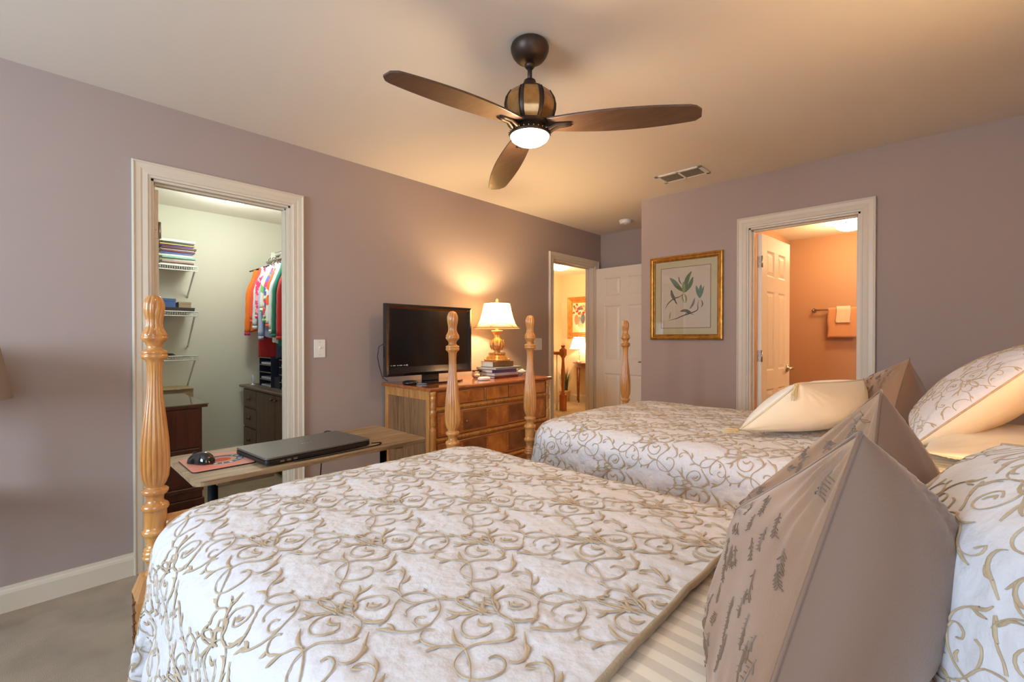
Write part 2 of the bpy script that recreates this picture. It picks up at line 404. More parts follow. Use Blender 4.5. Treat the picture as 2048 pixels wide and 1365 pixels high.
def door(name, hinge, ang, wd, label, flip=1, hz=(0.22, 1.07, 1.80)):
    o = six_panel(wd).build(name, M_door, bevel=0.0015, kind='structure'); o.location = hinge; o.rotation_euler.z = ang; o['label'] = label
    def child(mb, nm, m):
        c = mb.build(nm, m); c.parent = o; return c
    for z in hz: child(hinge_mb(z), 'hinge', M_chrome)
    child(lever_mb(wd), 'door_handle', M_chrome)
    return o
door('door_1', (XA - T - 0.008, CL0 + 0.034, 0.0), R(181.5), 0.67, 'white panel door swung fully open into the walk-in closet')
door('door_2', (XA + 0.012, HL1 + 0.045, 0.0), R(-1.0), 0.745, 'white six-panel bedroom door folded open against the niche wall')
door('door_3', (BO0 + 0.040, YB + T + 0.012, 0.0), R(86.0), 0.66, 'white six-panel door opened into the peach bathroom')
# ---------------------------------------------------------------- beds
POSTX = -1.56
_pp = [(590.2,0),(590.6,10),(592,20),(595,29),(599,35),(604,40),(610,43),(618,43),(628,40),(638,35),(648,33),(656,36),(662,42),(667,49),(671,53),(672.5,50),(674,54),(678,54),(682.5,46),(686,37),(692,31),(697,31),(700,38),(702,50),(705,54),(708,52),(709,49),(710,53),(714,54),(717,50),(720,40),(725,33),(745,30),(765,30),(795,34),(822,42),(850,49),(880,56),(909,60),(938,60),(955,55),(968,44),(973,36),(975,36),(977.5,48),(980,54),(984,54),(988,49),(992,36),(1000,34),(1005,38),(1008,50),(1012,56),(1017,56),(1020,50),(1022,47),(1040,46),(1057,46),(1059,54),(1063,56),(1068,54),(1072,42),(1084,36),(1092,36),(1094,44),(1097,48),(1100,44),(1102,50),(1106,52),(1109,46),(1111,52),(1115,53),(1118,46),(1121,38),(1130,30),(1138,32),(1144,42),(1148,46)]
_tp = 1.236
def post_profile():
    out = []
    for y, hw in _pp:
        z = 1.212 - (y - 676) / 914 * 1.241; r = hw / 2.068 * 1.241 / 914 / 1.27 * 1.07
        out.append((max(r, 0.0006), z))
    return out[::-1]     # bottom to top
PROF = post_profile()
def bed_post(parent, x, y):
    b = MB()
    # dense resample so that the flutes read
    zs = []
    for (r0, h0), (r1, h1) in zip(PROF, PROF[1:]):
        k = 3 if (h1 - h0) > 0.012 else 1
        for i in range(k): zs.append((r0 + (r1 - r0) * i / k, h0 + (h1 - h0) * i / k))
    zs.append(PROF[-1])
    zb0 = 1.212 - (972 - 676) / 914 * 1.241; zb1 = 1.212 - (722 - 676) / 914 * 1.241      # belly
    zt0 = 1.212 - (670 - 676) / 914 * 1.241; zt1 = PROF[-1][1]                            # finial
    def fl(h, t):
        if zb0 < h < zb1:
            e = min(1, (h - zb0) / .02, (zb1 - h) / .03); return 1 - 0.13 * e * (1 - abs(math.sin(8 * t))) ** 2.2
        if h > zt0:
            e = min(1, (h - zt0) / .01, (zt1 - h) / .012)
            return 1 - 0.16 * e * (1 - abs(math.sin(5 * t + .5 * math.sin((h - zt0) * 40)))) ** 2
        return 1
    b.lathe((x, y, 0), zs, 128, flute=fl)
    # carved square block and turned foot
    z1 = PROF[0][1]
    for (za, ra), (zb, rb) in (((z1, .030), (z1 - .05, .046)), ((z1 - .05, .046), (0.30, .044))):
        b.add([(x + ra * i, y + ra * j, za) for i, j in ((-1, -1), (1, -1), (1, 1), (-1, 1))] + [(x + rb * i, y + rb * j, zb) for i, j in ((-1, -1), (1, -1), (1, 1), (-1, 1))],
              [(0, 1, 2, 3), (4, 7, 6, 5), (0, 4, 5, 1), (1, 5, 6, 2), (2, 6, 7, 3), (3, 7, 4, 0)])
    b.lathe((x, y, 0), [(.022, 0), (.03, .02), (.034, .06), (.026, .1), (.022, .16), (.03, .2), (.036, .25), (.03, .29), (.04, .3)], 32)
    p = b.build('post', M_honey, parent)
    for sx, sy in ((0, -1), (-1, 0)):      # carved leaf spray on the two showing faces
        lf = MB(); o = .0465
        ctr = [(x + (sx * o if sx else .001), y + (sy * o if sy else .001), z1 - .065 - .02 * k) for k in range(10)]
        lf.tube(ctr, .002, 6); q0 = ctr[0]
        for k in range(6):
            for sg in (-1, 1):
                zc = z1 - .07 - k * .026
                pts = [(0.0, zc), (.012 * sg, zc + .012), (.028 * sg, zc + .02 - .003 * k)]
                lf.tube([(x + (sx * o if sx else a), y + (sy * o if sy else a), zz) for a, zz in pts], [.0022, .0028, .001], 6)
        c = lf.build('carving', mat('dark_carved_line', (92, 52, 22), 0.5, bump=0.1), p); c['kind'] = 'stuff'
    return p
def make_bed(y0, y1, label, topz):
    rt = thing('poster_bed', (POSTX, (y0 + y1) / 2, 0), label, 'bed', 'matching twin poster beds')
    for (x, y) in ((POSTX, y0), (POSTX, y1), (0.56, y0), (0.56, y1)): bed_post(rt, x, y)
    # turned foot rail
    n = 40; pr = []
    for i in range(n + 1):
        u = i / n; pr.append((.024 + .008 * math.sin(PI * u) ** 2 + (.006 if i % 10 == 5 else 0), (y0 + .02) + (y1 - y0 - .04) * u))
    MB().lathe((POSTX, 0, .70), pr, 24, axis='y').build('foot_rail', M_honey, rt)
    MB().box(POSTX - .014, POSTX + .014, y0 + .03, y1 - .03, .32, .46).build('footboard', M_honey, rt, bevel=.004)
    # head board with an arched top
    poly = [(y0, .4)] + [(y0 + (y1 - y0) * i / 20, .98 + .16 * math.sin(PI * i / 20)) for i in range(21)] + [(y1, .4)]
    MB().prism(poly, .545, .575, 'x').build('headboard', M_honey, rt, bevel=.004)
    for y in (y0 + .02, y1 - .02): MB().box(POSTX + .03, .53, y - .012, y + .012, .32, .45).build('side_rail', M_honey, rt, bevel=.003)
    MB().box(POSTX + .09, .52, y0 + .035, y1 - .035, .34, .52).build('box_spring', mat('ticking', (210, 204, 196), .9, bump=.1), rt, bevel=.03, seg=3)
    MB().box(POSTX + .10, .51, y0 + .04, y1 - .04, .525, topz - .03).build('mattress', mat('mattress_cloth', (226, 220, 210), .9, bump=.1), rt, bevel=.06, seg=4)
    return rt
B1 = (0.232, 1.267); B2 = (1.779, 2.751)
make_bed(*B1, 'turned honey wood four-poster bed nearest the camera under a scroll quilt', .785)
make_bed(*B2, 'turned honey wood four-poster bed beside the right wall with fluted posts', .815)

# ---- embroidery strokes (mm) traced from the quilt, and their repeat
STROKES = [('v',[(25,-6),(20,-22),(5,-31),(-13,-26),(-25,-9),(-22,13),(-9,29),(15,36),(39,31),(51,17),(55,0),(44,-17),(29,-33),(24,-50),(28,-69),(40,-83),(61,-87),(81,-79),(93,-60),(93,-42),(81,-31),(66,-33),(63,-43)]),('v',[(25,-6),(23,3),(15,8)]),('l',[(-10,6),(-2,-1),(8,1),(13,11)]),('l',[(29,23),(42,24),(52,16),(58,2)]),('l',[(62,15),(57,1),(54,-7)]),('v',[(13,-48),(33,-54),(55,-68),(72,-83),(82,-95),(97,-101),(125,-93),(157,-111),(180,-120)]),('l',[(-21,-35),(-9,-44),(3,-49),(18,-48)]),('v',[(24,-49),(7,-55),(-4,-68),(-18,-77),(-36,-81),(-48,-74),(-52,-63),(-42,-56)]),('l',[(-13,-90),(-12,-82),(-6,-70)]),('l',[(-42,-91),(-39,-85),(-40,-81)]),('l',[(63,30),(78,15),(91,4),(98,-10),(96,-23),(87,-28)]),('l',[(78,12),(89,11),(96,0)]),('v',[(121,-13),(111,-22),(109,-11),(119,-2),(135,-1),(149,-10),(159,-24),(174,-35),(192,-40)]),('l',[(113,10),(127,6),(139,-2),(145,-7)]),('l',[(152,3),(158,-8),(158,-20)]),('l',[(154,-44),(167,-37),(177,-37)]),('v',[(207,-44),(195,-44),(192,-33),(199,-19),(218,-8),(240,-8),(260,-14),(276,-29),(284,-51),(281,-74),(266,-92),(248,-103)]),('l',[(263,-94),(252,-99),(242,-104),(235,-113)]),('l',[(236,-95),(248,-94),(258,-97)]),('l',[(202,-3),(208,-6),(209,-11)]),('v',[(207,-44),(222,-39),(235,-24),(244,-9),(255,3),(269,13),(287,14),(311,20),(328,25)]),('l',[(240,4),(249,5),(257,3)]),('v',[(243,-11),(231,-30),(228,-48),(232,-60),(241,-63)]),('v',[(283,-53),(278,-63),(268,-66),(258,-61),(258,-52),(266,-48)]),('l',[(257,-20),(263,-26),(259,-35)]),('v',[(276,32),(268,22),(273,13),(287,12)]),('l',[(269,31),(275,33),(279,30)]),('l',[(299,46),(308,36),(318,27),(330,26)]),('l',[(300,46),(318,52),(333,47),(340,36)]),('v',[(269,18),(287,27),(308,25),(325,23)]),('l',[(278,-15),(294,-10),(308,5),(318,18)]),('l',[(294,-29),(298,-18),(300,-7)]),('v',[(167,-88),(178,-97),(191,-91),(198,-77),(192,-64),(176,-61),(159,-70),(148,-87),(151,-105),(167,-116),(190,-119),(211,-113),(224,-99),(227,-89)]),('l',[(173,-82),(177,-88),(185,-83),(188,-76)]),('l',[(201,-112),(215,-108),(223,-96),(229,-105)]),('v',[(199,-50),(205,-61),(216,-73),(226,-90)]),('l',[(216,-77),(222,-82),(230,-104)]),('l',[(109,-72),(121,-78),(131,-90),(139,-100)]),('l',[(126,-57),(129,-71),(130,-86)]),('v',[(125,-81),(137,-95),(151,-107),(165,-114)]),('l',[(129,-125),(139,-117),(157,-111)]),('l',[(133,-125),(149,-133),(171,-129)]),('l',[(70,-95),(78,-96),(86,-97)]),('l',[(104,-120),(99,-112),(101,-103)]),('l',[(95,-137),(98,-131),(105,-128)]),('v',[(97,-136),(105,-144),(129,-141),(157,-136)])]
LA = (0.340, 0.0); LB = (-0.170, -0.153)
def catmull(p, step=0.008):
    P = [np.array(q, float) for q in p]; P = [2 * P[0] - P[1]] + P + [2 * P[-1] - P[-2]]; out = []
    for i in range(1, len(P) - 2):
        a, b, c, d = P[i - 1:i + 3]; n = max(2, int(np.linalg.norm(c - b) / step) + 1)
        for k in range(n):
            t = k / n; out.append(.5 * ((2 * b) + (c - a) * t + (2 * a - 5 * b + 4 * c - d) * t * t + (3 * b - a - 3 * c + d) * t ** 3))
    out.append(P[-2]); return np.array(out)
CURVES = []
for kd, pts in STROKES:
    c = catmull([(x / 1000, y / 1000) for x, y in pts]); n = len(c); u = np.linspace(0, 1, n)
    if kd == 'v': wd = 0.0011 + 0.0006 * np.sin(u * 9) ** 2 + 0.0010 * np.exp(-((u - 0) / .06) ** 2) + 0.0010 * np.exp(-((u - 1) / .06) ** 2)
    else: wd = 0.0008 + 0.0026 * np.sin(PI * np.clip(u, 0, 1)) ** 1.2
    CURVES.append((c, wd))
def pattern(u0, u1, v0, v1, ou=0.0, ov=0.0, sc=1.0, mirror=False):
    """all curve copies (points in u,v and half widths) that touch the rectangle"""
    out = []
    for j in range(-40, 41):
        for i in range(-40, 41):
            du = ou + sc * (LA[0] * i + LB[0] * j); dv = ov + sc * (LA[1] * i + LB[1] * j)
            if du < u0 - .35 * sc or du > u1 + .35 * sc or dv < v0 - .3 * sc or dv > v1 + .3 * sc: continue
            for c, wd in CURVES:
                p = c * sc + (du, dv); ok = (p[:, 0] > u0) & (p[:, 0] < u1) & (p[:, 1] > v0) & (p[:, 1] < v1)
                if ok.sum() > 3: out.append((p, wd * sc, ok))
    return out
def ribbons(mb, curves, S, mi, lift=0.0007):
    """raised embroidery: a low ridge of 3 strips along each curve laid on the surface S(u,v)"""
    mb.m = mi
    for p, wd, ok in curves:
        t = np.gradient(p, axis=0); t /= np.linalg.norm(t, axis=1)[:, None] + 1e-9; nn = np.stack([-t[:, 1], t[:, 0]], 1)
        rows = []
        for s_, l_ in ((-1, -.0004), (-.45, lift), (.45, lift), (1, -.0004)):
            q = p + nn * (wd * s_)[:, None]; rows.append(S(q[:, 0], q[:, 1], l_))
        n = len(p); V = np.stack(rows, 1).reshape(-1, 3)
        fs = []
        for i in range(n - 1):
            if ok[i] and ok[i + 1]:
                for k in range(3): fs.append((i * 4 + k, i * 4 + k + 1, (i + 1) * 4 + k + 1, (i + 1) * 4 + k))
        mb.add(V.tolist(), fs, True)
def groove_field(U, V, curves, cell=0.007):
    """quilting: cloth is pulled down next to every stitched line"""
    u0, v0 = U[0, 0], V[0, 0]; h = np.zeros_like(U); nu, nv = U.shape
    du = U[1, 0] - U[0, 0]; dv = V[0, 1] - V[0, 0]
    for p, wd, ok in curves:
        for x, y in p[ok]:
            i = int(round((x - u0) / du)); j = int(round((y - v0) / dv))
            for a in range(-1, 2):
                for c in range(-1, 2):
                    if 0 <= i + a < nu and 0 <= j + c < nv:
                        dd = ((U[i + a, j + c] - x) ** 2 + (V[i + a, j + c] - y) ** 2)
                        h[i + a, j + c] = max(h[i + a, j + c], math.exp(-dd / (0.007 ** 2)))
    return h
def vnoise(x, y, s, seed=0):
    """cheap smooth value noise, vectorised"""
    x = np.asarray(x) * s + seed * 17.3; y = np.asarray(y) * s + seed * 9.1
    xi = np.floor(x); yi = np.floor(y); fx = x - xi; fy = y - yi
    fx = fx * fx * (3 - 2 * fx); fy = fy * fy * (3 - 2 * fy)
    def hsh(a, b): q = np.sin(a * 127.1 + b * 311.7 + seed) * 43758.5453; return q - np.floor(q)
    return ((hsh(xi, yi) * (1 - fx) + hsh(xi + 1, yi) * fx) * (1 - fy) + (hsh(xi, yi + 1) * (1 - fx) + hsh(xi + 1, yi + 1) * fx) * fy) - .5
def make_S(x0, yc, hw, ztop, drop, seed=1, xe=None, fold=0.012, thick=0.0, crown=0.018):
    """cloth over a bed: foot edge at x0, half width hw; u = x, v = flat distance across"""
    Rp, rc = 0.175, 0.105
    xin = x0 + Rp; vin = hw - Rp
    def pos(u, v):
        u = np.asarray(u, float); v = np.asarray(v, float)
        qx = np.maximum(u, xin); qy = np.clip(v, -vin, vin)
        dx = u - qx; dy = v - qy; d = np.sqrt(dx * dx + dy * dy) + 1e-9
        nx = dx / d; ny = dy / d
        f0 = Rp - rc; a = np.clip((d - f0) / rc, 0, PI / 2); s = np.maximum(d - f0 - rc * PI / 2, 0)
        per = u * 1.0 + np.sign(v) * v * 1.0 + np.arctan2(ny, nx) * .12
        amp = fold * np.clip(s / .25, 0, 1.3) * (1 + .9 * (np.abs(nx * ny) > .05))
        r = np.minimum(d, f0) + rc * np.sin(a) + s * 0.07 + amp * (np.sin(per * 21 + seed) + .5 * np.sin(per * 47 + 2 * seed))
        z = -rc * (1 - np.cos(a)) - s
        mid = (1 - (np.clip(v / hw, -1, 1)) ** 2) * (1 - np.clip((xin - u) / .1, 0, 1))
        bumps = .008 * vnoise(u, v, 5, seed) + .0035 * vnoise(u, v, 17, seed + 2) + .003 * vnoise(u * .6 + v * .3, v, 42, seed + 4)
        z = z + ztop - crown + crown * mid + bumps * (a < .6) + thick
        r = r + bumps * (a >= .6) + thick * np.sin(a)
        X = np.where(d > 1e-8, qx + nx * r, u); Y = np.where(d > 1e-8, qy + ny * r, v)
        return np.stack([X, Y + yc, z], -1)
    def S(u, v, lift=0.0):
        p = pos(u, v)
        if np.isscalar(lift) and lift == 0.0: return p
        e = 2e-3; a = pos(u + e, v) - pos(u - e, v); c = pos(u, np.asarray(v) + e) - pos(u, np.asarray(v) - e)
        n = np.cross(a, c); n /= np.linalg.norm(n, axis=-1)[..., None] + 1e-12
        return p + n * (lift[..., None] if isinstance(lift, np.ndarray) else lift)
    return S
def grid_mesh(mb, P, mi=0, keep=None):
    nu, nv = P.shape[:2]; mb.m = mi
    mb.add(P.reshape(-1, 3).tolist(), [(i * nv + j, (i + 1) * nv + j, (i + 1) * nv + j + 1, i * nv + j + 1) for i in range(nu - 1) for j in range(nv - 1)], True)

def quilt_mat():
    m = bpy.data.materials.new('white_matelasse'); m.use_nodes = True; nt = m.node_tree; N = nt.nodes; L = nt.links
    p = N['Principled BSDF']; p.inputs['Base Color'].default_value = lin((213, 211, 215)) + (1,); p.inputs['Roughness'].default_value = .72
    p.inputs['Sheen Weight'].default_value = .25
    tc = N.new('ShaderNodeTexCoord')
    v = N.new('ShaderNodeTexVoronoi'); v.feature = 'SMOOTH_F1'; v.inputs['Scale'].default_value = 46; v.inputs['Smoothness'].default_value = .6; L.new(tc.outputs['Object'], v.inputs[0])
    n = N.new('ShaderNodeTexNoise'); n.inputs['Scale'].default_value = 70; n.inputs['Detail'].default_value = 3; L.new(tc.outputs['Object'], n.inputs[0])
    ad = N.new('ShaderNodeMath'); ad.operation = 'ADD'; L.new(v.outputs['Distance'], ad.inputs[0]); L.new(n.outputs[0], ad.inputs[1])
    b = N.new('ShaderNodeBump'); b.inputs['Strength'].default_value = .5; b.inputs['Distance'].default_value = .005
    L.new(ad.outputs[0], b.inputs['Height']); L.new(b.outputs[0], p.inputs['Normal']); return m
M_quilt = quilt_mat()
M_thread = mat('taupe_embroidery', (190, 168, 138), .6, bump=.5, bscale=500, bdist=.001, sheen=.2, rgb2=(168, 145, 114), vscale=40)
M_thread2 = mat('grey_taupe_embroidery', (176, 158, 140), .6, bump=.4, bscale=500, bdist=.001, sheen=.2)
def satin_stripe():
    m = stripe_mat('satin_stripe_sheet', [(236, 228, 214), (214, 206, 194)], 1, .036, .42); return m
M_sheet = satin_stripe()

def bedspread(B, x0, hw, ztop, xe, label, seed, ou, ov, vmin, vmax):
    yc = (B[0] + B[1]) / 2
    S = make_S(x0, yc, hw, ztop, .6, seed)
    u0, u1, v0, v1 = x0 - .52, xe, vmin, vmax
    n1 = int((u1 - u0) / .0085); n2 = int((v1 - v0) / .0085)
    U, V = np.meshgrid(np.linspace(u0, u1, n1), np.linspace(v0, v1, n2), indexing='ij')
    cur = pattern(u0 + .01, u1 - .012, v0 + .01, v1 - .01, ou, ov)
    g = groove_field(U, V, cur)
    rt = thing('bedspread', (x0 + .5, yc, 0), label, 'bedspread', 'matching scroll quilts')
    mb = MB(); P = S(U, V, -.0028 * g); grid_mesh(mb, P)
    ribbons(mb, cur, S, 1)
    mb.build('quilt', [M_quilt, M_thread], rt)
    vv = np.linspace(v0, v1, 220); e = S(np.full_like(vv, u1 - .004), vv, .004)
    MB().tube(e.tolist(), .0055, 8).build('piping', mat('taupe_piping', (160, 144, 120), .6, bump=.6, bscale=300, bdist=.002), rt, label='taupe corded edge')
    # sheet strip beyond the folded quilt
    S2 = make_S(x0, yc, hw - .012, ztop - .008, .5, seed + 3, fold=.006)
    n3 = 70; U, V = np.meshgrid(np.linspace(xe - .08, .50, n3), np.linspace(v0 + .22, v1 - .22, 130), indexing='ij')
    sh = MB(); grid_mesh(sh, S2(U, V)); sh.build('striped_blanket', M_sheet, rt)
    return S
S1 = bedspread(B1, -1.525, .56, .790, -.302, 'white quilt with taupe scroll embroidery on the near bed', 1.3, -.846, .02, -1.12, 1.0)
S2_ = bedspread(B2, -1.545, .58, .818, -.30, 'white quilt with taupe scroll embroidery on the bed by the wall', 2.1, -.846, -.553 - .0, -1.1, 1.02)
# ---------------------------------------------------------------- pillows
def smoothpts(f, n): return [f(i / n) for i in range(n + 1)]
def pillow_S(A, B, C, D, nrm, tf, tb, conc=.07, p=.5, seed=0, wr=.006, skew=.0, pb=None, twist=(0, 0, 0)):
    """A near-top, B far-top, C near-bottom, D far-bottom.  returns surf(s,t,side) with s 0..1 from A to B, t 0..1 from A to C"""
    A, B, C, D = [np.array(q, float) for q in (A, B, C, D)]; nrm = np.array(nrm, float); nrm /= np.linalg.norm(nrm)
    def surf(s, t, side, lift=0.0):
        s = np.asarray(s, float); t = np.asarray(t, float)
        a = 2 * s - 1; b = 2 * t - 1
        a2 = a * (1 - conc * (1 - b * b) * np.abs(a) ** 2); b2 = b * (1 - conc * (1 - a * a) * np.abs(b) ** 2)
        s2 = (a2 + 1) / 2; t2 = (b2 + 1) / 2
        P = (A * ((1 - s2) * (1 - t2))[..., None] + B * (s2 * (1 - t2))[..., None] + C * ((1 - s2) * t2)[..., None] + D * (s2 * t2)[..., None])
        q = np.clip((1 - a * a), 0, 1) * np.clip((1 - b * b), 0, 1)
        hgt = q ** (p if side > 0 or pb is None else pb)
        T_ = tf if side > 0 else tb * (1 - skew * b)
        ang = np.arctan2(np.minimum(np.abs(b), 1) - 1.0001, np.minimum(np.abs(a), 1) - 1.0001)
        wri = wr * np.sin(ang * 17 + seed + 3 * vnoise(s, t, 3, seed)) * np.exp(-((1 - np.abs(a)) ** 2 + (1 - np.abs(b)) ** 2) / .22) * (q > 0) * np.clip(q * 8, 0, 1)
        wri = wri + wr * 1.6 * vnoise(s * 1.0, t * 1.0, 5, seed + 5 * side) * np.clip(q * 3, 0, 1)
        return P + nrm * (side * (T_ * hgt + wri + lift))[..., None]
    return surf
def make_pillow(name, label, cat, A, B, C, D, nrm, tf, tb, mats, front='front_panel', back='back_panel', pipe=None, curves=None, n=56, group=None, flangeseam=None, **kw):
    surf = pillow_S(A, B, C, D, nrm, tf, tb, **kw)
    ctr = (np.array(A) + np.array(B) + np.array(C) + np.array(D)) / 4
    rt = thing(name, tuple(ctr), label, cat, group)
    # rim-clustered parameters
    q = (1 - np.cos(np.linspace(0, PI, n))) / 2
    U, V = np.meshgrid(q, q, indexing='ij')
    for side, nm, m in ((1, front, mats[0]), (-1, back, mats[1])):
        mb = MB(); P = surf(U, V, side); grid_mesh(mb, P)
        if side < 0: mb.f = [f[::-1] for f in mb.f]
        if side > 0 and curves is not None:
            def S(u, v, l): return surf(u, v, 1, l)
            cv, W_, H_, th = curves
            ribbons_norm(mb, cv, surf, W_, H_)
            mb.build(nm, [m, th], rt)
        else: mb.build(nm, m, rt)
    if pipe:
        k = 40; u = np.linspace(0, 1, k)
        ring = np.concatenate([np.stack([u, 0 * u], 1), np.stack([0 * u + 1, u], 1)[1:], np.stack([1 - u, 0 * u + 1], 1)[1:], np.stack([0 * u, 1 - u], 1)[1:-1]])
        pts = surf(ring[:, 0], ring[:, 1], 1)
        MB().tube(pts.tolist(), pipe[1], 8, closed=True).build('piping', pipe[0], rt)
    return rt, surf
def ribbons_norm(mb, cv, surf, W_, H_):
    mb.m = 1
    for p, wd, ok in cv:
        t = np.gradient(p, axis=0); t /= np.linalg.norm(t, axis=1)[:, None] + 1e-9; nn = np.stack([-t[:, 1], t[:, 0]], 1)
        rows = []
        for s_, l_ in ((-1, 0.0003), (-.4, .0016), (.4, .0016), (1, 0.0003)):
            q = p + nn * (wd * s_)[:, None]; rows.append(surf(np.clip(q[:, 0] / W_, 0.001, .999), np.clip(q[:, 1] / H_, 0.001, .999), 1, l_))
        n = len(p); V = np.stack(rows, 1).reshape(-1, 3); fs = []
        for i in range(n - 1):
            if ok[i] and ok[i + 1]:
                for k in range(3): fs.append((i * 4 + k, i * 4 + k + 1, (i + 1) * 4 + k + 1, (i + 1) * 4 + k))
        mb.add(V.tolist(), fs, True)
def sprigs(W_, H_, n, seed, band):
    """little leafy sprigs for the brown shams: (points, halfwidth, ok)"""
    rnd = random.Random(seed); out = []
    for _ in range(n):
        x = band[0] + (band[1] - band[0]) * rnd.random(); y = H_ * (.04 + .92 * rnd.random()); a = PI * .5 + rnd.uniform(-.5, .5); L_ = rnd.uniform(.03, .05)
        k = 7
        st = np.array([(x + math.cos(a + .25 * i / k) * L_ * i / k, y + math.sin(a + .25 * i / k) * L_ * i / k) for i in range(k)])
        out.append((st, np.full(k, .0002), np.ones(k, bool)))
        for i in range(1, k):
            for sg in (-1, 1):
                if rnd.random() < .3: continue
                b_ = a + sg * .9; l = .009 * rnd.uniform(.7, 1.2)
                lf = np.array([(st[i][0] + 1.5 * math.cos(b_) * l * j / 4, st[i][1] + math.sin(b_) * l * j / 4) for j in range(5)])
                out.append((lf, .00042 * np.sin(PI * (np.arange(5) + .5) / 5), np.ones(5, bool)))
    return [o for o in out if o[0].min() > .004 and o[0][:, 0].max() < W_ - .004 and o[0][:, 1].max() < H_ - .004]
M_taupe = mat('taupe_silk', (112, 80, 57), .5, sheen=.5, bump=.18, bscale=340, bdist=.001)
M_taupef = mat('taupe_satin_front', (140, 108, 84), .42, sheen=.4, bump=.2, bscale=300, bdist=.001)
M_sprig = mat('sprig_thread', (122, 100, 84), .5, bump=.2)
M_shamq = M_quilt
# --- near bed: two taupe shams + patterned sham
def taupe(label, A, B, C, D, nrm, tf, tb, seed, **kw):
    return make_pillow('throw_pillow', label, 'pillow', A, B, C, D, nrm, tf, tb, [M_taupef, M_taupe], front='embroidered_panel', back='plain_panel',
        curves=(sprigs(.42, .40, 46, seed, (.02, .36)), .42, .40, M_sprig), seed=seed, pipe=(M_taupe, .0022), **kw)
taupe('large taupe silk pillow with sprig embroidery, frontmost on the near bed', (-.056, .524, 1.125), (-.25, .805, .928), (-.127, .346, .805), (-.25, .672, .819), (-.874, -.315, .078), .013, .167, 3, conc=.04, p=.55, skew=.385, pb=.484)
taupe('taupe silk pillow standing directly behind the frontmost one on the near bed', (-.072, .907, 1.13), (-.315, 1.032, .861), (-.067, .692, .866), (-.225, .962, .801), (-.855, .042, .346), .028, .179, 4, conc=.04, p=.55, skew=.235, pb=.483)
c5 = [(p, w_ * .8, k) for p, w_, k in pattern(0, .66, 0, .50, .1, .2, 1.0)]
make_pillow('pillow_sham', 'scroll-embroidered quilted sham at the right edge on the near bed', 'pillow', (.20, .42, 1.17), (.06, .95, 1.06), (.10, .42, .83), (-.03, .90, .83), (-.9, -.45, .15), .12, .12, [M_quilt, M_cream], curves=(c5, .66, .50, M_thread), pipe=(M_thread, .003), seed=5, n=70)
# --- far bed
make_pillow('cushion', 'ivory tasselled cushion lying near the middle of the bed by the wall', 'cushion', (-.416, 2.057, 1.033), (-.256, 2.468, 1.03), (-.60, 1.96, .842), (-.46, 2.48, .85), (-.93, .08, .45), .07, .155, [M_ivory, M_cream], pipe=(mat('ivory_cord', (212, 200, 170), .5, bump=.3), .004), seed=6, p=.5, conc=.04, skew=.1, pb=.5)
taupe('golden brown silk pillow on the bed by the wall, behind the ivory cushion', (-.105, 2.457, 1.129), (-.332, 2.839, .981), (-.157, 2.257, .847), (-.327, 2.465, .845), (-.919, .079, .45), .035, .2, 7, conc=.04, p=.55, skew=.215, pb=.677)
make_pillow('pillow_sham', 'scroll-embroidered sham with a golden cream back on the bed by the wall', 'pillow', (.235, 2.09, 1.172), (.26, 2.62, 1.19), (-.074, 2.03, .855), (-.115, 2.598, .855), (-.734, -.025, .639), .085, .12, [M_quilt, M_cream], curves=(c5, .66, .50, M_thread), pipe=(M_thread, .003), seed=8, n=70, conc=.04, skew=.1, pb=.42)
make_pillow('bed_pillow', 'plain cream pillow lying flat under the golden-backed sham', 'pillow', (-.05, 1.86, .865), (-.05, 2.55, .865), (.40, 1.86, .865), (.40, 2.55, .865), (0, 0, 1), .045, .045, [M_cream, M_cream], seed=9, n=36)
# tassels of the ivory cushion
def tassel(p, d, L_, label):
    p = Vector(p); d = Vector(d).normalized(); b = MB()
    rt = thing('tassel', p, label, 'tassel')
    b.sphere(p, .008, 10); b.build('knot', mat('tassel_knot', (206, 176, 116), .6, bump=.3), rt)
    b = MB(); rnd = random.Random(int(L_ * 1e4))
    side = d.cross(Vector((.3, .8, .2))).normalized(); up_ = d.cross(side)
    for i in range(26):
        a = 2 * PI * i / 26; o = (side * math.cos(a) + up_ * math.sin(a)); s = rnd.uniform(.6, 1)
        b.tube([p + o * .003, p + d * L_ * .4 + o * .010 * s, p + d * L_ * s + o * .014 * s + Vector((0, 0, -.002))], .0009, 5)
    f = b.build('fringe', mat('tassel_thread', (224, 204, 152), .6, bump=.3), rt); f['kind'] = 'stuff'
tassel((-.420, 2.050, 1.028), (-.1, -.35, -.75), .062, 'cream tassel hanging from the top corner of the ivory cushion')
tassel((-.606, 1.953, .840), (-.85, -.35, -.05), .060, 'golden tassel lying on the quilt at the low corner of the ivory cushion')

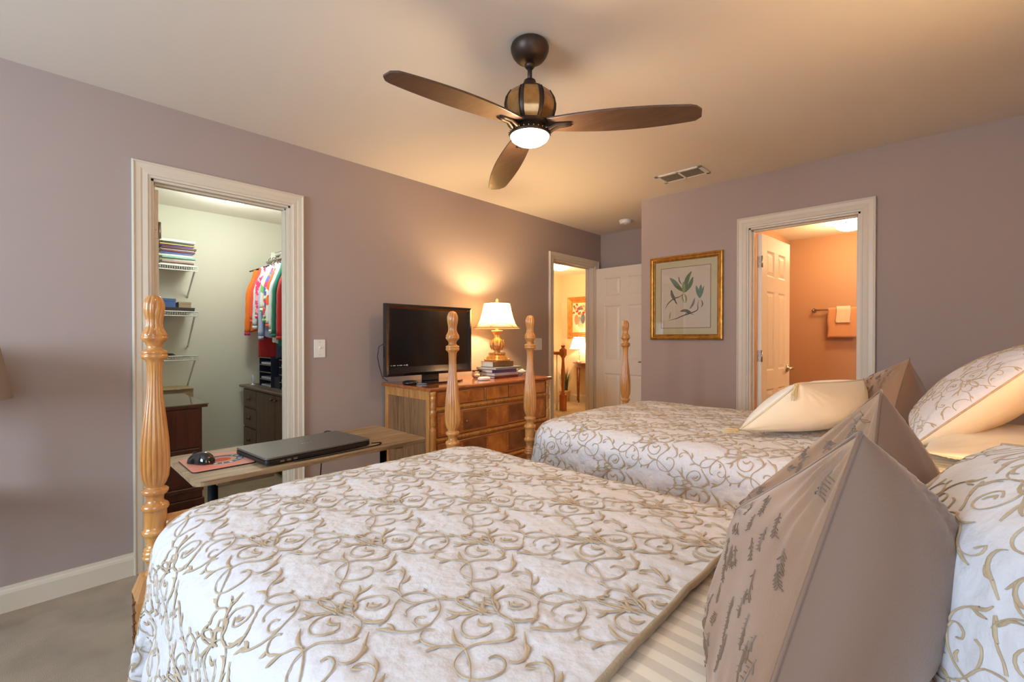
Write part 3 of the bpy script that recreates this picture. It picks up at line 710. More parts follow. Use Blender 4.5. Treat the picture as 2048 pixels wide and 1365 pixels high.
# ---------------------------------------------------------------- night stand + lamp between the beds (just outside the frame)
rt = thing('nightstand', (.42, 1.52, 0), 'honey wood nightstand standing between the two beds', 'nightstand')
MB().box(.20, .64, 1.36, 1.65, .66, .69).build('top', M_honey, rt, bevel=.005)
MB().box(.22, .62, 1.37, 1.64, .30, .66).build('body', M_honey, rt, bevel=.003)
for x in (.235, .605):
    for y in (1.39, 1.62): MB().lathe((x, y, 0), [(.012, 0), (.02, .1), (.024, .3)], 16).build('leg', M_honey, rt)
for z in (.34, .50):
    d = MB().box(.208, .22, 1.385, 1.63, z, z + .14).build('drawer', M_honey, rt, bevel=.003)
    MB().sphere((.196, 1.52, z + .07), .012, 12).build('knob', M_chrome, d)
def lampshade(c, z0, z1, r0, r1, m, parent, panels=6, bell=True, name='lamp_shade'):
    pr = []
    for i in range(17):
        u = i / 16; r = r0 + (r1 - r0) * (u ** .55 if bell else u); pr.append((r, z0 + (z1 - z0) * u))
    b = MB(); b.lathe((c[0], c[1], 0), pr, 48, cap=False, flute=lambda h, t: 1 - .03 * abs(math.sin(panels / 2 * t)))
    return b.build(name, m, parent)
M_shade = shade_mat('cream_shade_cloth', (244, 224, 178), .42)
M_shadetrim = mat('shade_trim', (206, 176, 130), .7, bump=.3)
rt = thing('table_lamp', (.40, 1.52, .69), 'brass bedside lamp with a cream shade on the nightstand', 'lamp')
MB().lathe((.40, 1.52, .69), [(.07, 0), (.07, .015), (.03, .03), (.02, .08), (.045, .14), (.03, .2), (.012, .23), (.01, .33)], 32).build('base', M_gold, rt)
lampshade((.40, 1.52), 1.0, 1.22, .17, .09, M_shade, rt)
bulb('bedside_bulb', (.40, 1.52, 1.10), 46, WARM, .035)

# ---------------------------------------------------------------- ceiling fan
FX, FY = -1.265, 1.441
fan = thing('ceiling_fan', (FX, FY, H), 'three-bladed bronze ceiling fan with amber panels and a lit glass light', 'ceiling fan')
MB().lathe((FX, FY, 0), [(.028, 2.362), (.044, 2.365), (.060, 2.375), (.072, 2.391), (.079, 2.409), (.080, 2.420), (.076, 2.432), (.066, 2.44)], 48).build('canopy', M_brass, fan)
b = MB(); b.lathe((FX, FY, 0), [(.0095, 2.27), (.0095, 2.36)], 20); b.lathe((FX, FY, 0), [(.014, 2.335), (.022, 2.345), (.022, 2.352)], 20); b.build('downrod', M_brass, fan)
b = MB()
b.lathe((FX, FY, 0), [(.060, 2.245), (.036, 2.252), (.030, 2.268), (.024, 2.285), (.014, 2.290)], 32)
mpf = [(.060, 2.085), (.085, 2.098), (.101, 2.122), (.109, 2.150), (.110, 2.174), (.104, 2.202), (.088, 2.229), (.062, 2.246)]
b.lathe((FX, FY, 0), mpf, 8, ang=PI / 8)
b.build('motor_housing', M_brass, fan)
mp2 = [(.088, 2.103), (.102, 2.125), (.1095, 2.152), (.1105, 2.174), (.1045, 2.201), (.090, 2.225)]
for k in range(8):      # amber panels, one per facet
    th = 2 * PI * k / 8 + PI / 4; vs = []
    for r, h in mp2:
        rr = (r * math.cos(PI / 8)) + .0022; hwid = r * math.sin(PI / 8) * .74
        for s in (-1, 1): vs.append((FX + rr * math.cos(th) - s * hwid * math.sin(th), FY + rr * math.sin(th) + s * hwid * math.cos(th), h))
    MB().add(vs, [(2 * i, 2 * i + 1, 2 * i + 3, 2 * i + 2) for i in range(len(mp2) - 1)], True).build('amber_panel', M_amber, fan)
    for s in (-1, 1):
        pts = [(FX + (r * math.cos(PI / 8) + .003) * math.cos(th) - s * r * math.sin(PI / 8) * .80 * math.sin(th), FY + (r * math.cos(PI / 8) + .003) * math.sin(th) + s * r * math.sin(PI / 8) * .80 * math.cos(th), h) for r, h in mp2]
        MB().tube(pts, .0022, 6).build('rib', M_brass, fan)
b = MB(); b.lathe((FX, FY, 0), [(.084, 2.052), (.087, 2.062), (.072, 2.070), (.070, 2.088), (.060, 2.092)], 48); b.build('light_fitter', M_brass, fan)
b = MB()
for k in range(28):
    t = 2 * PI * k / 28; b.sphere((FX + .0885 * math.cos(t), FY + .0885 * math.sin(t), 2.064), .0028, 6)
bb = b.build('bead_trim', M_gold, fan); bb['kind'] = 'stuff'
MB().lathe((FX, FY, 0), [(.001, 2.018), (.03, 2.020), (.058, 2.028), (.075, 2.040), (.082, 2.052)], 48, cap=False).build('glass_bowl', glow_mat('fan_bowl_glow', (255, 240, 214), 7), fan)
bulb('fan_bulb', (FX, FY, 1.985), 12, SOFTWARM, .06)
def blade(ang, zr, zt, pitch):
    """blade outline in local (r, w), slight droop; pitched about its own axis"""
    n = 30; top = []; bot = []
    ca, sa = math.cos(ang), math.sin(ang)
    for i in range(n + 1):
        u = i / n; r = .085 + (.665 - .085) * u
        wl = (.030 + .046 * math.sin(PI * (u * .80 + .10)) ** .9) * (1 - .42 * max(0, (u - .955) / .045) ** 2)
        wr_ = (.034 + .030 * math.sin(PI * (u * .86 + .08)) ** .9) * (1 - .62 * max(0, (u - .94) / .06) ** 2)
        z = zr + (zt - zr) * u
        for lst, dz in ((top, .004), (bot, -.004)):
            for w_ in (wl, wl * .4, -wr_ * .4, -wr_):
                lst.append((FX + r * ca - w_ * math.cos(pitch) * sa, FY + r * sa + w_ * math.cos(pitch) * ca, z + w_ * math.sin(pitch) + dz))
    m = 4; N_ = (n + 1) * m; fs = []
    for i in range(n):
        for k in range(3):
            a = i * m + k; fs.append((a, a + 1, a + m + 1, a + m)); fs.append((N_ + a, N_ + a + m, N_ + a + m + 1, N_ + a + 1))
        fs.append((i * m, i * m + m, N_ + i * m + m, N_ + i * m)); fs.append((i * m + 3, N_ + i * m + 3, N_ + i * m + m + 3, i * m + m + 3))
    for i in (0, n): q = [i * m + k for k in range(4)]; fs.append(tuple(q + [N_ + j for j in q[::-1]]))
    bl = MB().add(top + bot, fs, False).build('blade', M_blade, fan, bevel=.0015)
    b = MB()
    for dw in (-.010, .010):
        pts = [(FX + r * ca - (dw * s) * sa, FY + r * sa + dw * s * ca, z) for r, z, s in ((.06, 2.078, 1.2), (.09, 2.07, 1.3), (.115, zr + .0 - .010, 1.0), (.15, zr - .012, .9), (.175, zr - .011, .8))]
        b.tube(pts, [.010, .009, .008, .008, .007], 10)
    b.build('blade_bracket', M_brass, fan)
for a_, p_ in ((R(23.5), R(-8)), (R(268), R(-6)), (R(147.5), R(-8))): blade(a_, 2.092, 2.045, p_)

# ---------------------------------------------------------------- ceiling fittings
rt = thing('air_vent', (-1.442, 3.378, H), 'white ceiling air return grille with two dark louvred panels', 'vent')
vx0, vx1, vy0, vy1 = -1.62, -1.268, 3.285, 3.475
b = MB().box(vx0, vx1, vy0, vy0 + .022, H - .008, H).box(vx0, vx1, vy1 - .022, vy1, H - .008, H).box(vx0, vx0 + .03, vy0, vy1, H - .008, H).box(vx1 - .03, vx1, vy0, vy1, H - .008, H).box(-1.452, -1.436, vy0, vy1, H - .008, H)
b.build('frame', M_white, rt, bevel=.002)
for x0, x1 in ((vx0 + .03, -1.452), (-1.436, vx1 - .03)):
    b = MB()
    for k in range(10):
        y = vy0 + .028 + k * .0145; b.obox(((x0 + x1) / 2, y, H - .0045), (x1 - x0, .011, .0012), rx=R(35))
    b.box(x0, x1, vy0 + .02, vy1 - .02, H - .0012, H - .0002)
    b.build('louvre_panel', mat('vent_louvre_grey', (168, 158, 136), .5, bump=.05), rt)
rt = thing('smoke_detector', (-2.434, 4.288, H), 'round white smoke detector on the ceiling above the hall door', 'smoke detector')
MB().lathe((-2.434, 4.288, 0), [(.046, 2.402), (.056, 2.406), (.060, 2.420), (.060, 2.424), (.066, 2.426), (.066, H)], 40).build('housing', M_white, rt)
b = MB().lathe((-2.434, 4.288, 0), [(.012, 2.399), (.014, 2.402)], 16); b.build('test_button', M_white, rt)
def dome_light(x, y, r, label, m, depth=.075, clips=True, group=None):
    rt = thing('ceiling_light', (x, y, H), label, 'ceiling light', group)
    MB().lathe((x, y, 0), [(r * .5, H - .035), (r * .55, H - .03), (r * .55, H)], 40).build('mounting_plate', M_chrome, rt)
    pr = [(r * math.sin(PI / 2 * i / 12) + .0005, H - .03 - depth * math.cos(PI / 2 * i / 12)) for i in range(13)]
    MB().lathe((x, y, 0), pr, 48, cap=False).build('glass_dome', m, rt)
    if clips:
        for k in range(3):
            t = 2 * PI * k / 3 + .4; MB().lathe((x + r * math.cos(t), y + r * math.sin(t), 0), [(.004, H - .045), (.008, H - .04), (.008, H - .028), (.003, H - .024)], 10).build('clip', M_chrome, rt)
dome_light(-4.38, 1.215, .115, 'round flush light glowing on the closet ceiling', M_glowc, .05, False)
bulb('closet_bulb', (-4.38, 1.215, 2.20), 15, (.90, 1.0, .92), .10)
dome_light(-.735, 5.95, .135, 'frosted dome light on the bathroom ceiling', M_glow, .07)
bulb('bath_bulb', (-.735, 5.95, 2.2), 16, WARM, .12)
dome_light(-4.68, 6.10, .155, 'frosted dome light on the hall ceiling beyond the open door', M_glow)
bulb('hall_bulb', (-4.68, 6.10, 2.2), 42, WARM, .12)

# ---------------------------------------------------------------- switches
def switch(name, c, plane, sgn, n, label):
    rt = thing(name, c, label, 'light switch'); x, y, z = c; wd = .038 if n == 1 else .058
    if plane == 'x': MB().box(x, x + sgn * .006, y - wd, y + wd, z - .060, z + .060).build('wall_plate', M_white, rt, bevel=.003)
    for k in range(n):
        dy = 0 if n == 1 else (-.023 + .046 * k)
        MB().box(x + sgn * .006, x + sgn * .0075, y + dy - .006, y + dy + .006, z - .014, z + .014).build('surround', M_white, rt)
        MB().obox((x + sgn * .010, y + dy, z + .005), (.012, .007, .010), ry=R(-30)).build('toggle', M_white, rt, bevel=.001)
        for dz in (-.042, .042): MB().lathe((x + sgn * .006, y + dy, z + dz), [(.003, 0), (.003, .001)], 8, axis='x').build('screw', M_chrome, rt)
switch('light_switch', (XA, 1.318, 1.14), 'x', 1, 1, 'white single toggle switch beside the closet door')
switch("light_switch", (XA, 3.555, 1.147), 'x', 1, 2, 'white double toggle switch above the right end of the dresser')
# ---------------------------------------------------------------- dresser
DX, DY0, DY1, DZ = -2.43, 1.785, 3.005, .885
rt = thing('dresser', (-2.71, 2.395, 0), 'antique burl-fronted wooden dresser with turned corner columns against the left wall', 'dresser')
b = MB(); b.prism([(-2.995, .862), (DX + .022, .862), (DX + .03, .868), (DX + .03, .876), (DX + .022, .885), (-2.995, .885)], DY0 - .018, DY1 + .018, 'y'); b.build('top', M_dtop, rt, bevel=.003)
MB().box(-2.98, DX, DY0 + .012, DY1 - .012, .09, .862).build('carcass', M_dfront, rt, bevel=.002)
for y0, y1 in ((DY0 + .002, DY0 + .012), (DY1 - .012, DY1 - .002)):
    b = MB(); b.box(-2.98, -2.94, y0, y1, .09, .862); b.box(-2.48, DX - .012, y0, y1, .09, .862); b.box(-2.94, -2.48, y0, y1, .80, .862); b.box(-2.94, -2.48, y0, y1, .09, .16)
    b.build('side_frame', M_honey if y0 < 2 else M_walnut, rt, bevel=.002)
    MB().box(-2.94, -2.48, y0 + (.004 if y0 < 2 else 0), y1 - (0 if y0 < 2 else .004), .16, .80).build('side_panel', M_walnut, rt)
for y in (DY0 + .022, DY1 - .022):
    pr = [(.018, .10), (.018, .12), (.013, .13), (.020, .16), (.020, .52), (.021, .60), (.020, .615), (.012, .62), (.015, .632), (.019, .645), (.015, .655), (.019, .664), (.014, .672), (.018, .682), (.014, .690), (.020, .705), (.021, .73), (.014, .742), (.019, .752), (.014, .760), (.018, .772), (.013, .782), (.017, .80), (.019, .82), (.013, .832), (.021, .842), (.021, .862)]
    MB().lathe((DX + .004, y, 0), pr, 28).build('corner_column', M_honey, rt)
for y in (DY0 + .03, DY1 - .03):
    for x in (-2.95, DX): MB().lathe((x, y, 0), [(.014, 0), (.022, .02), (.016, .05), (.022, .09), (.022, .10)], 20).build('foot', M_honey, rt)
y0, y1 = DY0 + .048, DY1 - .048
for z0, z1, cuts in ((.758, .850, (2.262, 2.512)), (.552, .716, ()), (.335, .508, ()), (.120, .292, ())):
    ed = [y0] + list(cuts) + [y1]
    for i in range(len(ed) - 1):
        a, c = ed[i] + .006, ed[i + 1] - .006
        d = MB().box(DX - .01, DX + .010, a, c, z0, z1).build('drawer', M_burl if len(cuts) else M_dfront, rt, bevel=.003)
        # cock bead around the drawer
        b = MB(); e = DX + .012
        b.tube([(e, a + .006, z0 + .006), (e, c - .006, z0 + .006), (e, c - .006, z1 - .006), (e, a + .006, z1 - .006)], .0026, 6, closed=True); b.build('bead', M_dfront, d)
        if not cuts:
            for p0, p1, m in ((a + .03, a + .20, M_burl), (a + .22, a + .44, M_burld), (a + .46, c - .46, M_burl), (c - .44, c - .22, M_burld), (c - .20, c - .03, M_burl)):
                MB().box(DX + .010, DX + .0125, p0, p1, z0 + .018, z1 - .018).build('veneer_panel', m, d)
            for yy in (y0 + .25, y1 - .25): MB().lathe((DX + .010, yy, (z0 + z1) / 2), [(.004, 0), (.004, .008), (.011, .014), (.011, .02), (.003, .024)], 16, axis='x').build('knob', M_burld, d)
for z in (.735, .530, .313):       # projecting mouldings between the rows
    MB().prism([(DX, z - .016), (DX + .010, z - .014), (DX + .022, z + .002), (DX + .022, z + .008), (DX + .006, z + .018), (DX, z + .018)], y0 - .006, y1 + .006, 'y').build('moulding', M_honey, rt, bevel=.0015)
b = MB()
for k in range(9): b.sphere((DX + .014, 2.262, .764 + k * .0105), .005, 8)
b.build('beaded_divider', M_honey, rt)

# ---------------------------------------------------------------- television
TX = -2.745
tv = thing('television', (TX, 2.04, DZ), 'black flat-panel television standing on the left end of the dresser', 'television')
ty0, ty1, tz0, tz1 = 1.650, 2.418, .945, 1.447
def bezel(pf, name, m):
    """pf: list of (inset, x) loops from the outside in"""
    vs = []
    for ins, x, ib in pf: vs += [(x, ty0 + ins, tz0 + ins + ib), (x, ty1 - ins, tz0 + ins + ib), (x, ty1 - ins, tz1 - ins), (x, ty0 + ins, tz1 - ins)]
    fs = []
    for i in range(len(pf) - 1):
        for k in range(4): a = i * 4 + k; c = i * 4 + (k + 1) % 4; fs.append((a, c, c + 4, a + 4))
    return MB().add(vs, fs).build(name, m, tv)
M_gloss = mat('piano_black_gloss', (20, 19, 20), .08, coat=.6, bump=.01)
bezel([(.004, TX - .03, 0), (0, TX - .028, 0), (0, TX + .004, 0), (.004, TX + .008, 0), (.020, TX + .012, 0), (.034, TX + .002, .030)], 'bezel', M_gloss)
MB().add([(TX + .002, ty0 + .034, tz0 + .064), (TX + .002, ty1 - .034, tz0 + .064), (TX + .002, ty1 - .034, tz1 - .034), (TX + .002, ty0 + .034, tz1 - .034)], [(0, 1, 2, 3)]).build('screen', mat('dark_screen_glass', (16, 15, 15), .12, spec=.6, bump=.008, bscale=4), tv)
MB().box(TX - .075, TX - .03, ty0 + .05, ty1 - .05, tz0 + .03, tz1 - .04).build('back_shell', M_black, tv, bevel=.02, seg=3)
MB().box(TX - .03, TX + .0, ty0 + .006, ty1 - .006, tz0 + .006, tz1 - .006).build('cabinet', M_black, tv)
MB().box(TX - .04, TX - .012, 1.97, 2.11, DZ + .012, tz0 + .01).build('stand_neck', M_gloss, tv, bevel=.004)
MB().prism([(-2.86, 1.86), (-2.66, 1.84), (-2.62, 1.90), (-2.62, 2.20), (-2.66, 2.26), (-2.86, 2.24)], DZ, DZ + .012, 'z').build('stand_base', M_gloss, tv, bevel=.003)
b = MB()
for k, wdt in enumerate((.008, .014, .004, .010, .016, .006, .012)):
    yy = ty0 + .040 + k * .017; b.box(TX + .0025, TX + .003, yy, yy + wdt, tz0 + .072, tz0 + .078)
b.box(TX + .0025, TX + .003, ty0 + .160, ty0 + .176, tz0 + .070, tz0 + .080)
b.build('badge_strip', mat('silver_print', (176, 176, 180), .5, bump=.05), tv, label='small silver lettering strip')
MB().tube([(TX - .04, 1.66, 1.17), (TX - .05, 1.63, 1.15), (TX - .06, 1.625, 1.08), (TX - .08, 1.655, 1.0), (TX - .12, 1.70, .93), (TX - .15, 1.76, .90)], .0025, 8).build('power_cord', M_cord, tv)
rt = thing('streaming_box', (-2.66, 1.79, DZ), 'small black rounded box in front of the left foot of the television', 'electronic box')
MB().lathe((-2.72, 1.83, DZ), [(.030, 0), (.052, .004), (.056, .012), (.050, .022), (.030, .028), (.001, .029)], 32).build('housing', M_black, rt)
MB().lathe((-2.69, 1.81, DZ), [(.003, .026), (.003, .0285)], 12).build('indicator', mat('blue_indicator', (90, 110, 190), .3, bump=.02), rt)

# ---------------------------------------------------------------- dresser-top objects
def book(name, x, y, z, lx, ly, h, rz, cover, label, group=None, spine=1, page=None):
    """lying book; pages + cover + spine as parts.  ly along the spine"""
    rt = thing(name, (x, y, z), label, 'book', group)
    def part(mb, nm, m, bev=0):
        o = mb.build(nm, m, None, bevel=bev); o.parent = rt; return o
    t = .003; b = MB()
    b.box(-lx / 2, lx / 2, -ly / 2, ly / 2, 0, t).box(-lx / 2, lx / 2, -ly / 2, ly / 2, h - t, h); b.box(lx / 2 * spine - t * spine, lx / 2 * spine, -ly / 2, ly / 2, t, h - t)
    part(b, 'cover', cover, .0012)
    part(MB().box(-lx / 2 + .005, lx / 2 - .005, -ly / 2 + .005, ly / 2 - .005, t, h - t), 'pages', page or M_paper)
    rt.rotation_euler.z = rz; return rt
def cover(rgb, name=None): return mat(name or 'book_cover_%d_%d_%d' % rgb, rgb, .45, var=.2, vscale=14, bump=.05)
LX, LY = -2.72, 2.685
zz = DZ
for (lx, ly, h, rz, c, lab, nm, sp, dy) in ((.21, .30, .018, 4, (120, 56, 44), 'thin maroon book at the bottom of the stack under the lamp', 'book', 1, 0.0),
        (.20, .29, .024, 2, (170, 172, 182), 'silver-grey book second from the bottom under the lamp', 'book', 1, 0.01),
        (.20, .27, .026, -3, (70, 62, 116), 'purple book in the middle of the stack under the lamp', 'book', 1, -0.005),
        (.22, .33, .018, 5, (128, 142, 158), 'wide blue-grey book just below the brown one under the lamp', 'book', 1, 0.02),
        (.15, .24, .046, 0, (122, 88, 54), 'thick brown book directly under the gilt lamp', 'book', 1, 0.0)):
    book(nm, LX, LY + dy, zz, lx, ly, h, R(rz), cover(c), lab, 'books under the dresser lamp', sp); zz += h + .0003
LZ = zz
lamp = thing('table_lamp', (LX, LY, LZ), 'ornate gilt table lamp with a lit cream bell shade on the dresser books', 'lamp')
b = MB()
def squ(h, t): return 1 / max(abs(math.cos(t)), abs(math.sin(t))) ** .75
b.lathe((LX, LY, LZ), [(.080, 0), (.086, .006), (.080, .014), (.074, .018), (.070, .030), (.058, .044), (.050, .050), (.056, .056), (.056, .064), (.048, .070)], 48, flute=squ, ang=PI / 4)
b.build('foot', M_gold, lamp)
for k in range(4):
    t = PI / 4 + PI / 2 * k; MB().sphere((LX + .098 * math.cos(t), LY + .098 * math.sin(t), LZ + .010), .012, 12).build('scroll_foot', M_gold, lamp)
b = MB(); b.lathe((LX, LY, LZ), [(.034, .068), (.022, .080), (.028, .090), (.044, .110), (.050, .132), (.046, .155), (.034, .180), (.024, .195), (.022, .215), (.032, .232), (.044, .246), (.044, .254), (.016, .256)], 64,
    flute=lambda h, t: 1 + .10 * math.sin(8 * t + h * 60) * math.sin(h * 130) if .085 < h < .20 else (1 + .05 * math.cos(8 * t) if h >= .2 else 1))
b.build('urn_body', M_gold, lamp)
for k in range(8):
    t = 2 * PI * k / 8; c, s = math.cos(t), math.sin(t)
    MB().tube([(LX + r * c, LY + r * s, LZ + h) for r, h in ((.040, .09), (.056, .12), (.060, .145), (.050, .165), (.056, .178))], [.003, .006, .005, .005, .002], 8).build('leaf_ornament', M_gold, lamp)
MB().lathe((LX, LY, LZ), [(.011, .25), (.011, .31), (.016, .312), (.016, .34)], 16).build('socket', mat('lit_ivory', (230, 190, 120), .5, bump=.05), lamp)
shp = []
SZ0, SZ1 = 1.292, 1.498
for i in range(15):
    u = i / 14; shp.append((.200 - .090 * (u ** .46), SZ0 + (SZ1 - SZ0) * u))
hexf = lambda h, t: 1 - .045 * abs(math.sin(3 * t))
MB().lathe((LX, LY, 0), shp, 72, cap=False, flute=hexf).build('lamp_shade', M_shade, lamp)
for r_, z_, nm in ((.2005, SZ0, 'bottom_trim'), (.111, SZ1, 'top_trim')):
    pts = [(LX + r_ * hexf(0, 2 * PI * k / 72) * math.cos(2 * PI * k / 72), LY + r_ * hexf(0, 2 * PI * k / 72) * math.sin(2 * PI * k / 72), z_) for k in range(72)]
    MB().tube(pts, .003, 6, closed=True).build(nm, M_shadetrim, lamp)
pts = []
for k in range(144):
    t = 2 * PI * k / 144; z_ = SZ0 + .010 + .030 * abs(math.sin(3 * t)) ** .7; r_ = interp(shp, z_) if False else (.200 - .090 * (((z_ - SZ0) / (SZ1 - SZ0)) ** .46)); r_ = r_ * hexf(0, t) + .0015
    pts.append((LX + r_ * math.cos(t), LY + r_ * math.sin(t), z_))
MB().tube(pts, .0022, 6, closed=True).build('scallop_trim', M_shadetrim, lamp)
for k in range(6):
    t = 2 * PI * k / 6; MB().tube([(LX + (r + .0015) * math.cos(t), LY + (r + .0015) * math.sin(t), z) for r, z in shp], .0016, 6).build('seam', M_shadetrim, lamp)
b = MB(); b.lathe((LX, LY, 0), [(.004, 1.49), (.016, 1.502), (.020, 1.508), (.010, 1.514), (.012, 1.520), (.011, 1.532), (.003, 1.540)], 20); b.build('finial', mat('ivory_finial', (236, 214, 160), .4, bump=.05), lamp)
bulb('dresser_lamp_bulb', (LX, LY, 1.43), 28, WARM, .03)
# cut-glass votive
M_glass = mat('clear_cut_glass', (240, 236, 230), .03, trans=1.0, spec=.6)
gx, gy = -2.735, 2.475
rt = thing('votive_holder', (gx, gy, DZ), 'faceted clear glass votive holder between the television and the books', 'candle holder')
MB().lathe((gx, gy, DZ), [(.026, 0), (.036, .012), (.040, .03), (.036, .05), (.042, .066), (.038, .066), (.030, .05), (.032, .03), (.028, .012), (.001, .010)], 16, flute=lambda h, t: 1 + .10 * math.cos(8 * t), cap=False).build('glass_cup', M_glass, rt)
MB().lathe((gx, gy, DZ), [(.022, .012), (.022, .034), (.002, .035)], 20).build('candle', M_cream, rt)
rt = thing('white_puck', (-2.575, 2.42, DZ), 'small white rounded plastic device lying at the front edge of the dresser', 'device'); rt.name = 'remote_device'
MB().lathe((-2.575, 2.40, DZ), [(.030, 0), (.055, .003), (.060, .012), (.055, .022), (.040, .026), (.001, .027)], 40, sx=.55).build('housing', M_white, rt)
rt = thing('porcelain_dish', (-2.70, 2.90, DZ), 'pale shell-shaped porcelain dish with flowers at the right of the books', 'dish')
MB().lathe((-2.69, 2.905, DZ), [(.030, 0), (.034, .006), (.050, .022), (.078, .040), (.074, .041), (.046, .024), (.001, .012)], 40, flute=lambda h, t: 1 + .06 * math.cos(9 * t), cap=False).build('bowl', mat('pale_porcelain', (212, 220, 220), .2, bump=.05), rt)
rnd = random.Random(3)
for k in range(5):
    a = k * 1.35; c = (-2.69 + .045 * math.cos(a), 2.905 + .05 * math.sin(a), DZ + .045)
    b = MB()
    for j in range(6): t = j * PI / 3; b.sphere((c[0] + .010 * math.cos(t), c[1] + .010 * math.sin(t), c[2] + .003), .008, 8, sz=.6)
    b.sphere((c[0], c[1], c[2] + .007), .005, 8); b.build('flower', mat('cream_flower', (236, 216, 182), .5, bump=.1), rt)

# ---------------------------------------------------------------- framed botanical print
PX0, PX1, PZ0, PZ1, PY = -1.885, -1.272, 1.195, 1.905, YB
pic = thing('picture_frame', ((PX0 + PX1) / 2, PY, PZ0), 'gilt-framed botanical print of leaves and small birds beside the bathroom door', 'framed picture')
def frame_mb(x0, x1, z0, z1, y, prof):
    """prof: (inset, projection)"""
    vs = []
    for ins, pj in prof: vs += [(x0 + ins, y - pj, z0 + ins), (x1 - ins, y - pj, z0 + ins), (x1 - ins, y - pj, z1 - ins), (x0 + ins, y - pj, z1 - ins)]
    fs = [(i * 4 + k, i * 4 + (k + 1) % 4, (i + 1) * 4 + (k + 1) % 4, (i + 1) * 4 + k) for i in range(len(prof) - 1) for k in range(4)]
    return MB().add(vs, fs)
frame_mb(PX0, PX1, PZ0, PZ1, PY, [(0, 0), (0, .022), (.004, .028), (.012, .030), (.016, .022), (.022, .020), (.026, .024), (.030, .024), (.034, .014), (.038, .012), (.042, .016), (.046, .010)]).build('frame', M_frame, pic)
MB().box(PX0 + .04, PX1 - .04, PY - .010, PY - .002, PZ0 + .04, PZ1 - .04).build('mat_board', mat('sage_mat_board', (222, 204, 156), .9, bump=.05, bscale=400), pic)
ix0, ix1, iz0, iz1 = -1.785, -1.372, 1.296, 1.802
b = MB(); b.box(ix0 - .004, ix1 + .004, PY - .0108, PY - .0098, iz0 - .004, iz1 + .004); b.build('inner_line', mat('brown_line', (108, 88, 62), .8, bump=.05), pic)
MB().box(ix0, ix1, PY - .0116, PY - .010, iz0, iz1).build('print_sheet', mat('aged_print_paper', (232, 210, 182), .9, var=.05, vscale=6), pic)
def ART(px, py):    # pixel of the 1055x1365 detail view -> wall point
    u = (px - 212) / (802 - 212); top = 370 - (370 - 305) * u; bot = 1092 - (1092 - 1080) * u
    return (ix0 + (ix1 - ix0) * u, iz1 - (iz1 - iz0) * (py - top) / (bot - top))
art = []
def leafshape(pts, wmax, nm, rgb, lay):
    c = catmull([ART(*p) for p in pts], .006); n = len(c); u = np.linspace(0, 1, n); wd = wmax * np.sin(PI * np.clip(u * .94 + .03, 0, 1)) ** .8
    t = np.gradient(c, axis=0); t /= np.linalg.norm(t, axis=1)[:, None]; nn = np.stack([-t[:, 1], t[:, 0]], 1)
    vs = []
    for s in (-1, 1): vs += [(q[0], PY - .0119 - lay * .00012, q[1]) for q in (c + nn * (wd * s)[:, None])]
    MB().add(vs, [(i, i + 1, n + i + 1, n + i) for i in range(n - 1)]).build(nm, mat('art_%s_%d_%d_%d' % ((nm,) + rgb), rgb, .9, var=.25, vscale=60), pic)
G1, G2, G3, BR, BD = (112, 128, 78), (160, 168, 96), (126, 146, 120), (98, 78, 62), (120, 104, 84)
leafshape([(320, 475), (370, 520), (430, 590), (485, 640)], .020, 'painted_leaf', G1, 1)
leafshape([(585, 392), (545, 460), (515, 550), (495, 650)], .019, 'painted_leaf', G1, 2)
leafshape([(603, 460), (575, 540), (540, 600), (505, 650)], .017, 'painted_leaf', G1, 3)
leafshape([(485, 520), (490, 580), (492, 660)], .014, 'painted_leaf', G2, 4)
leafshape([(432, 455), (440, 510), (470, 555)], .006, 'painted_leaf', BD, 5)
leafshape([(488, 660), (475, 710), (500, 780)], .006, 'painted_leaf', G2, 6)
leafshape([(500, 665), (522, 720), (518, 785)], .008, 'painted_leaf', (176, 160, 90), 7)
leafshape([(640, 565), (655, 630), (680, 720)], .013, 'painted_leaf', G3, 1)
leafshape([(695, 555), (690, 630), (684, 720)], .014, 'painted_leaf', G3, 2)
leafshape([(730, 570), (710, 640), (690, 715)], .009, 'painted_leaf', G3, 3)
leafshape([(625, 720), (600, 800), (562, 855)], .009, 'painted_leaf', (150, 138, 110), 4)
leafshape([(330, 890), (322, 940), (318, 985)], .005, 'painted_leaf', G2, 5)
leafshape([(700, 740), (715, 790), (700, 835)], .005, 'painted_leaf', BD, 6)
leafshape([(262, 862), (300, 790), (370, 730), (440, 705), (485, 670)], .0045, 'painted_branch', BR, 8)
leafshape([(300, 1000), (400, 975), (480, 940), (580, 905), (655, 865), (660, 800), (672, 740)], .0045, 'painted_branch', BR, 8)
leafshape([(480, 945), (540, 905), (600, 920), (618, 930)], .003, 'painted_branch', BR, 9)
leafshape([(340, 625), (350, 680), (375, 730), (392, 760)], .014, 'painted_bird', BD, 10)
leafshape([(375, 735), (395, 770), (412, 800)], .005, 'painted_bird', BR, 11)
leafshape([(450, 885), (500, 875), (545, 885), (585, 900)], .013, 'painted_bird', BD, 10)
leafshape([(338, 622), (344, 640), (350, 655)], .006, 'painted_bird', (70, 62, 54), 12)
MB().box(PX0 + .042, PX1 - .042, PY - .0150, PY - .0135, PZ0 + .042, PZ1 - .042).build('glass', mat('picture_glass', (255, 255, 255), .0, trans=1.0, spec=.5), pic)
